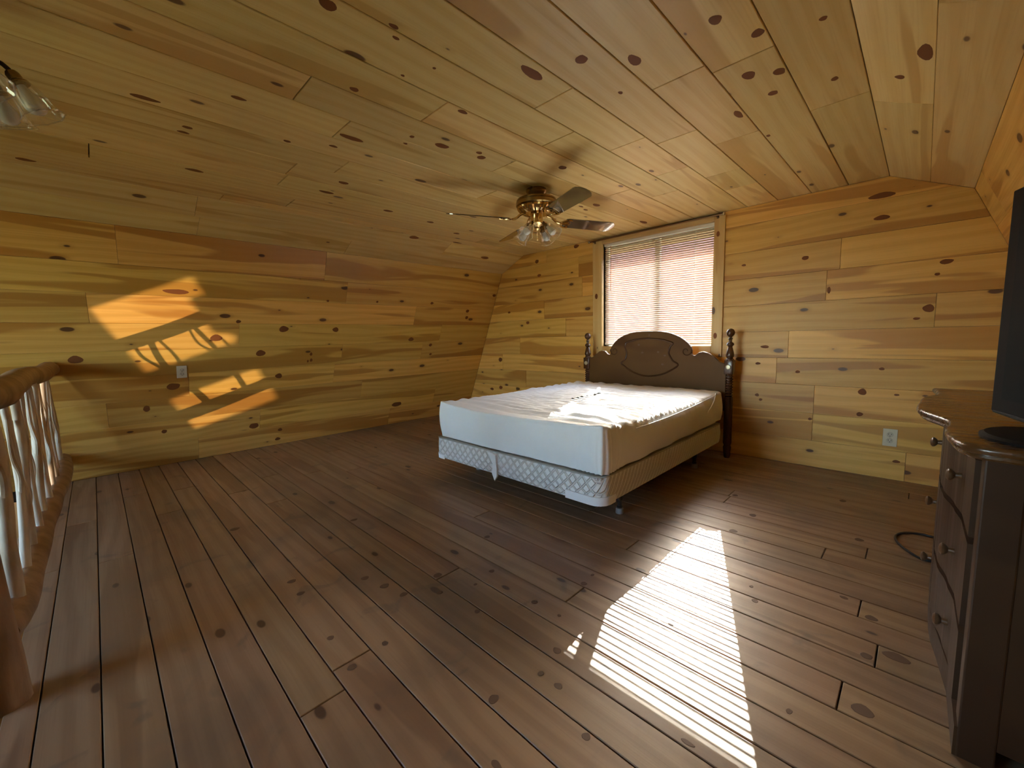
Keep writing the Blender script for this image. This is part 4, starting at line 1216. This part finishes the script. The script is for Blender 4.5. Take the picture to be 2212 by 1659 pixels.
if all(len(r_) == m_ for r_ in rings):
    for r_ in rings: mb.v += [V(p) for p in r_]
    for j in range(len(rings) - 1):
        mb.f += [(j * m_ + i, j * m_ + (i + 1) % m_, (j + 1) * m_ + (i + 1) % m_, (j + 1) * m_ + i) for i in range(m_)]
    mb.f += [tuple(range(m_))[::-1], tuple((len(rings) - 1) * m_ + i for i in range(m_))]
put(mb.build('top', DTOP, None, True), ds)
def xf(y):
    """front of the carcass"""
    tab = [(1.53, 0.128), (1.80, 0.125), (1.92, 0.112), (2.05, 0.092), (2.16, 0.086), (2.30, 0.086), (2.43, 0.092), (2.55, 0.112), (2.78, 0.118)]
    for (a, va), (b_, vb) in zip(tab[:-1], tab[1:]):
        if y <= b_:
            t = (y - a) / (b_ - a); t = t * t * (3 - 2 * t)
            return va + (vb - va) * t
    return tab[-1][1]
def serp(y0, y1, z0, z1, off, th, n=14):
    """a piece of the serpentine front, off in front of the carcass"""
    mb = MB()
    ys = [y0 + (y1 - y0) * i / n for i in range(n + 1)]
    poly = [(xf(y) - off, y) for y in ys] + [(xf(y) - off + th, y) for y in ys[::-1]]
    m = len(poly)
    mb.v = [V((x, y, z0)) for x, y in poly] + [V((x, y, z1)) for x, y in poly]
    mb.f = [(i, (i + 1) % m, m + (i + 1) % m, m + i) for i in range(m)]
    for base in (0, m):
        for i in range(n):
            mb.f.append((base + i, base + i + 1, base + m - 2 - i, base + m - 1 - i))
    return mb
put(MB().box((0.16, 1.545, 0.06), (DB, 2.77, 0.826)).build('carcass', DGAP), ds)
put(serp(1.53, 2.78, 0.0, 0.085, 0.006, 0.06).build('plinth', DW), ds)
put(serp(1.535, 2.775, 0.805, 0.826, 0.0, 0.05).build('top_rail', DW), ds)
put(MB().box((xf(1.53), 1.528, 0.0), (xf(1.53) + 0.07, 1.60, 0.826), 0.004).build('corner_stile', DW), ds)
put(MB().box((xf(2.78), 2.72, 0.0), (xf(2.78) + 0.07, 2.782, 0.826), 0.004).build('corner_stile', DW), ds)
# end panel facing the camera: frame and sunk panel
sp = MB()
sp.box((0.19, 1.532, 0.06), (0.26, 1.552, 0.826), 0.002).box((DB - 0.07, 1.532, 0.0), (DB, 1.552, 0.826), 0.002)
sp.box((0.26, 1.532, 0.72), (DB - 0.07, 1.552, 0.826), 0.002).box((0.26, 1.532, 0.0), (DB - 0.07, 1.552, 0.16), 0.002)
put(sp.build('side_frame', DW), ds)
put(MB().box((0.24, 1.542, 0.14), (DB - 0.06, 1.550, 0.74)).build('side_panel', simple('side_panel_wood', (0.03, 0.012, 0.006), 0.6)), ds)
put(MB().box((0.15, 2.765, 0.0), (DB, 2.78, 0.826)).build('far_side', DW), ds)
put(MB().box((DB - 0.01, 1.54, 0.0), (DB, 2.78, 0.826)).build('back_panel', DW), ds)
cols = [(1.625, 2.155), (2.175, 2.715)]
rows = [(0.098, 0.302), (0.322, 0.562), (0.582, 0.796)]
kn_prof = [(0.010, 0.0), (0.009, 0.008), (0.008, 0.014), (0.014, 0.018), (0.019, 0.024), (0.019, 0.029), (0.013, 0.034), (0.0, 0.036)]
for z0, z1 in rows:
    for y0, y1 in cols:
        d = put(serp(y0, y1, z0, z1, 0.008, 0.02).build('drawer', DW), ds)
        yk = 1.86 if y0 < 2 else 2.36
        mt = Matrix.Translation((xf(yk) - 0.007, yk, (z0 + z1) / 2)) @ Matrix.Rotation(math.radians(-90), 4, 'Y')
        kb = MB().lathe(kn_prof, M4=mt, n=16).build('knob', KNOB, None, True)
        kb.parent = d

# ================================================================ television
tvm = simple('tv_black', (0.008, 0.008, 0.009), 0.6, spec=0.15)
SCRN = simple('tv_screen', (0.004, 0.008, 0.010), 0.5, spec=0.08)
tv = tag(empty('television', (0.26, 1.52, 0.8625)), 'black flat television standing on the dresser, turned away from the sloped wall', 'television')
TVM = Matrix.Translation((0.152, 1.82, 0)) @ Matrix.Rotation(math.atan2(-0.94, 0.342), 4, 'Z')     # local +X runs along the set, +Y is its back
def tvpart(mb, name, m, smooth=False):
    mb.v = [TVM @ v for v in mb.v]
    return put(mb.build(name, m, None, smooth), tv)
TW = 0.68
tvpart(MB().box((0, 0, 0.906), (TW, 0.035, 1.517), 0.004), 'bezel', tvm)
tvpart(MB().box((0.045, -0.0015, 0.945), (TW - 0.045, 0.004, 1.478)), 'screen', SCRN)
tvpart(MB().box((0.10, 0.03, 0.97), (TW - 0.10, 0.07, 1.42), 0.01), 'back_housing', tvm)
tvpart(MB().tube(smoothpath([(0.01, 0.006, 0.908), (TW / 2, 0.004, 0.896), (TW - 0.01, 0.006, 0.908)], 8), 0.007, 8), 'lower_trim', tvm, True)
tvpart(MB().box((TW / 2 - 0.10, 0.010, 0.872), (TW / 2 - 0.03, 0.028, 0.95), 0.004), 'neck', tvm)
n = 40
BC = V((0.235, 1.635))
el = [(BC.x + 0.115 * math.cos(2 * math.pi * i / n) , BC.y + 0.135 * math.sin(2 * math.pi * i / n)) for i in range(n)]
mb = MB(); mb.v = [V((x, y, 0.8627)) for x, y in el] + [V((x, y, 0.869)) for x, y in el] + [V((BC.x + (x - BC.x) * .92, BC.y + (y - BC.y) * .94, 0.875)) for x, y in el]
mb.f = [(j * n + i, j * n + (i + 1) % n, (j + 1) * n + (i + 1) % n, (j + 1) * n + i) for j in (0, 1) for i in range(n)] + [tuple(range(n))[::-1], tuple(range(2 * n, 3 * n))]
put(mb.build('stand_base', tvm), tv)

# power cord on the floor beyond the dresser
cd = tag(MB().tube(smoothpath([(0.42, 3.16, 0.006), (0.25, 3.17, 0.006), (0.104, 3.145, 0.006), (0.059, 3.150, 0.006), (-0.012, 3.108, 0.006), (-0.043, 3.014, 0.006), (-0.019, 2.912, 0.006), (0.043, 2.815, 0.006), (0.095, 2.80, 0.006), (0.24, 2.84, 0.006), (0.40, 2.88, 0.006)], 6), 0.006, 8).build('power_cord', simple('cord_black', (0.02, 0.017, 0.015), 0.5), None, True), 'thin dark power cord looping out on the floor beside the dresser', 'cord')
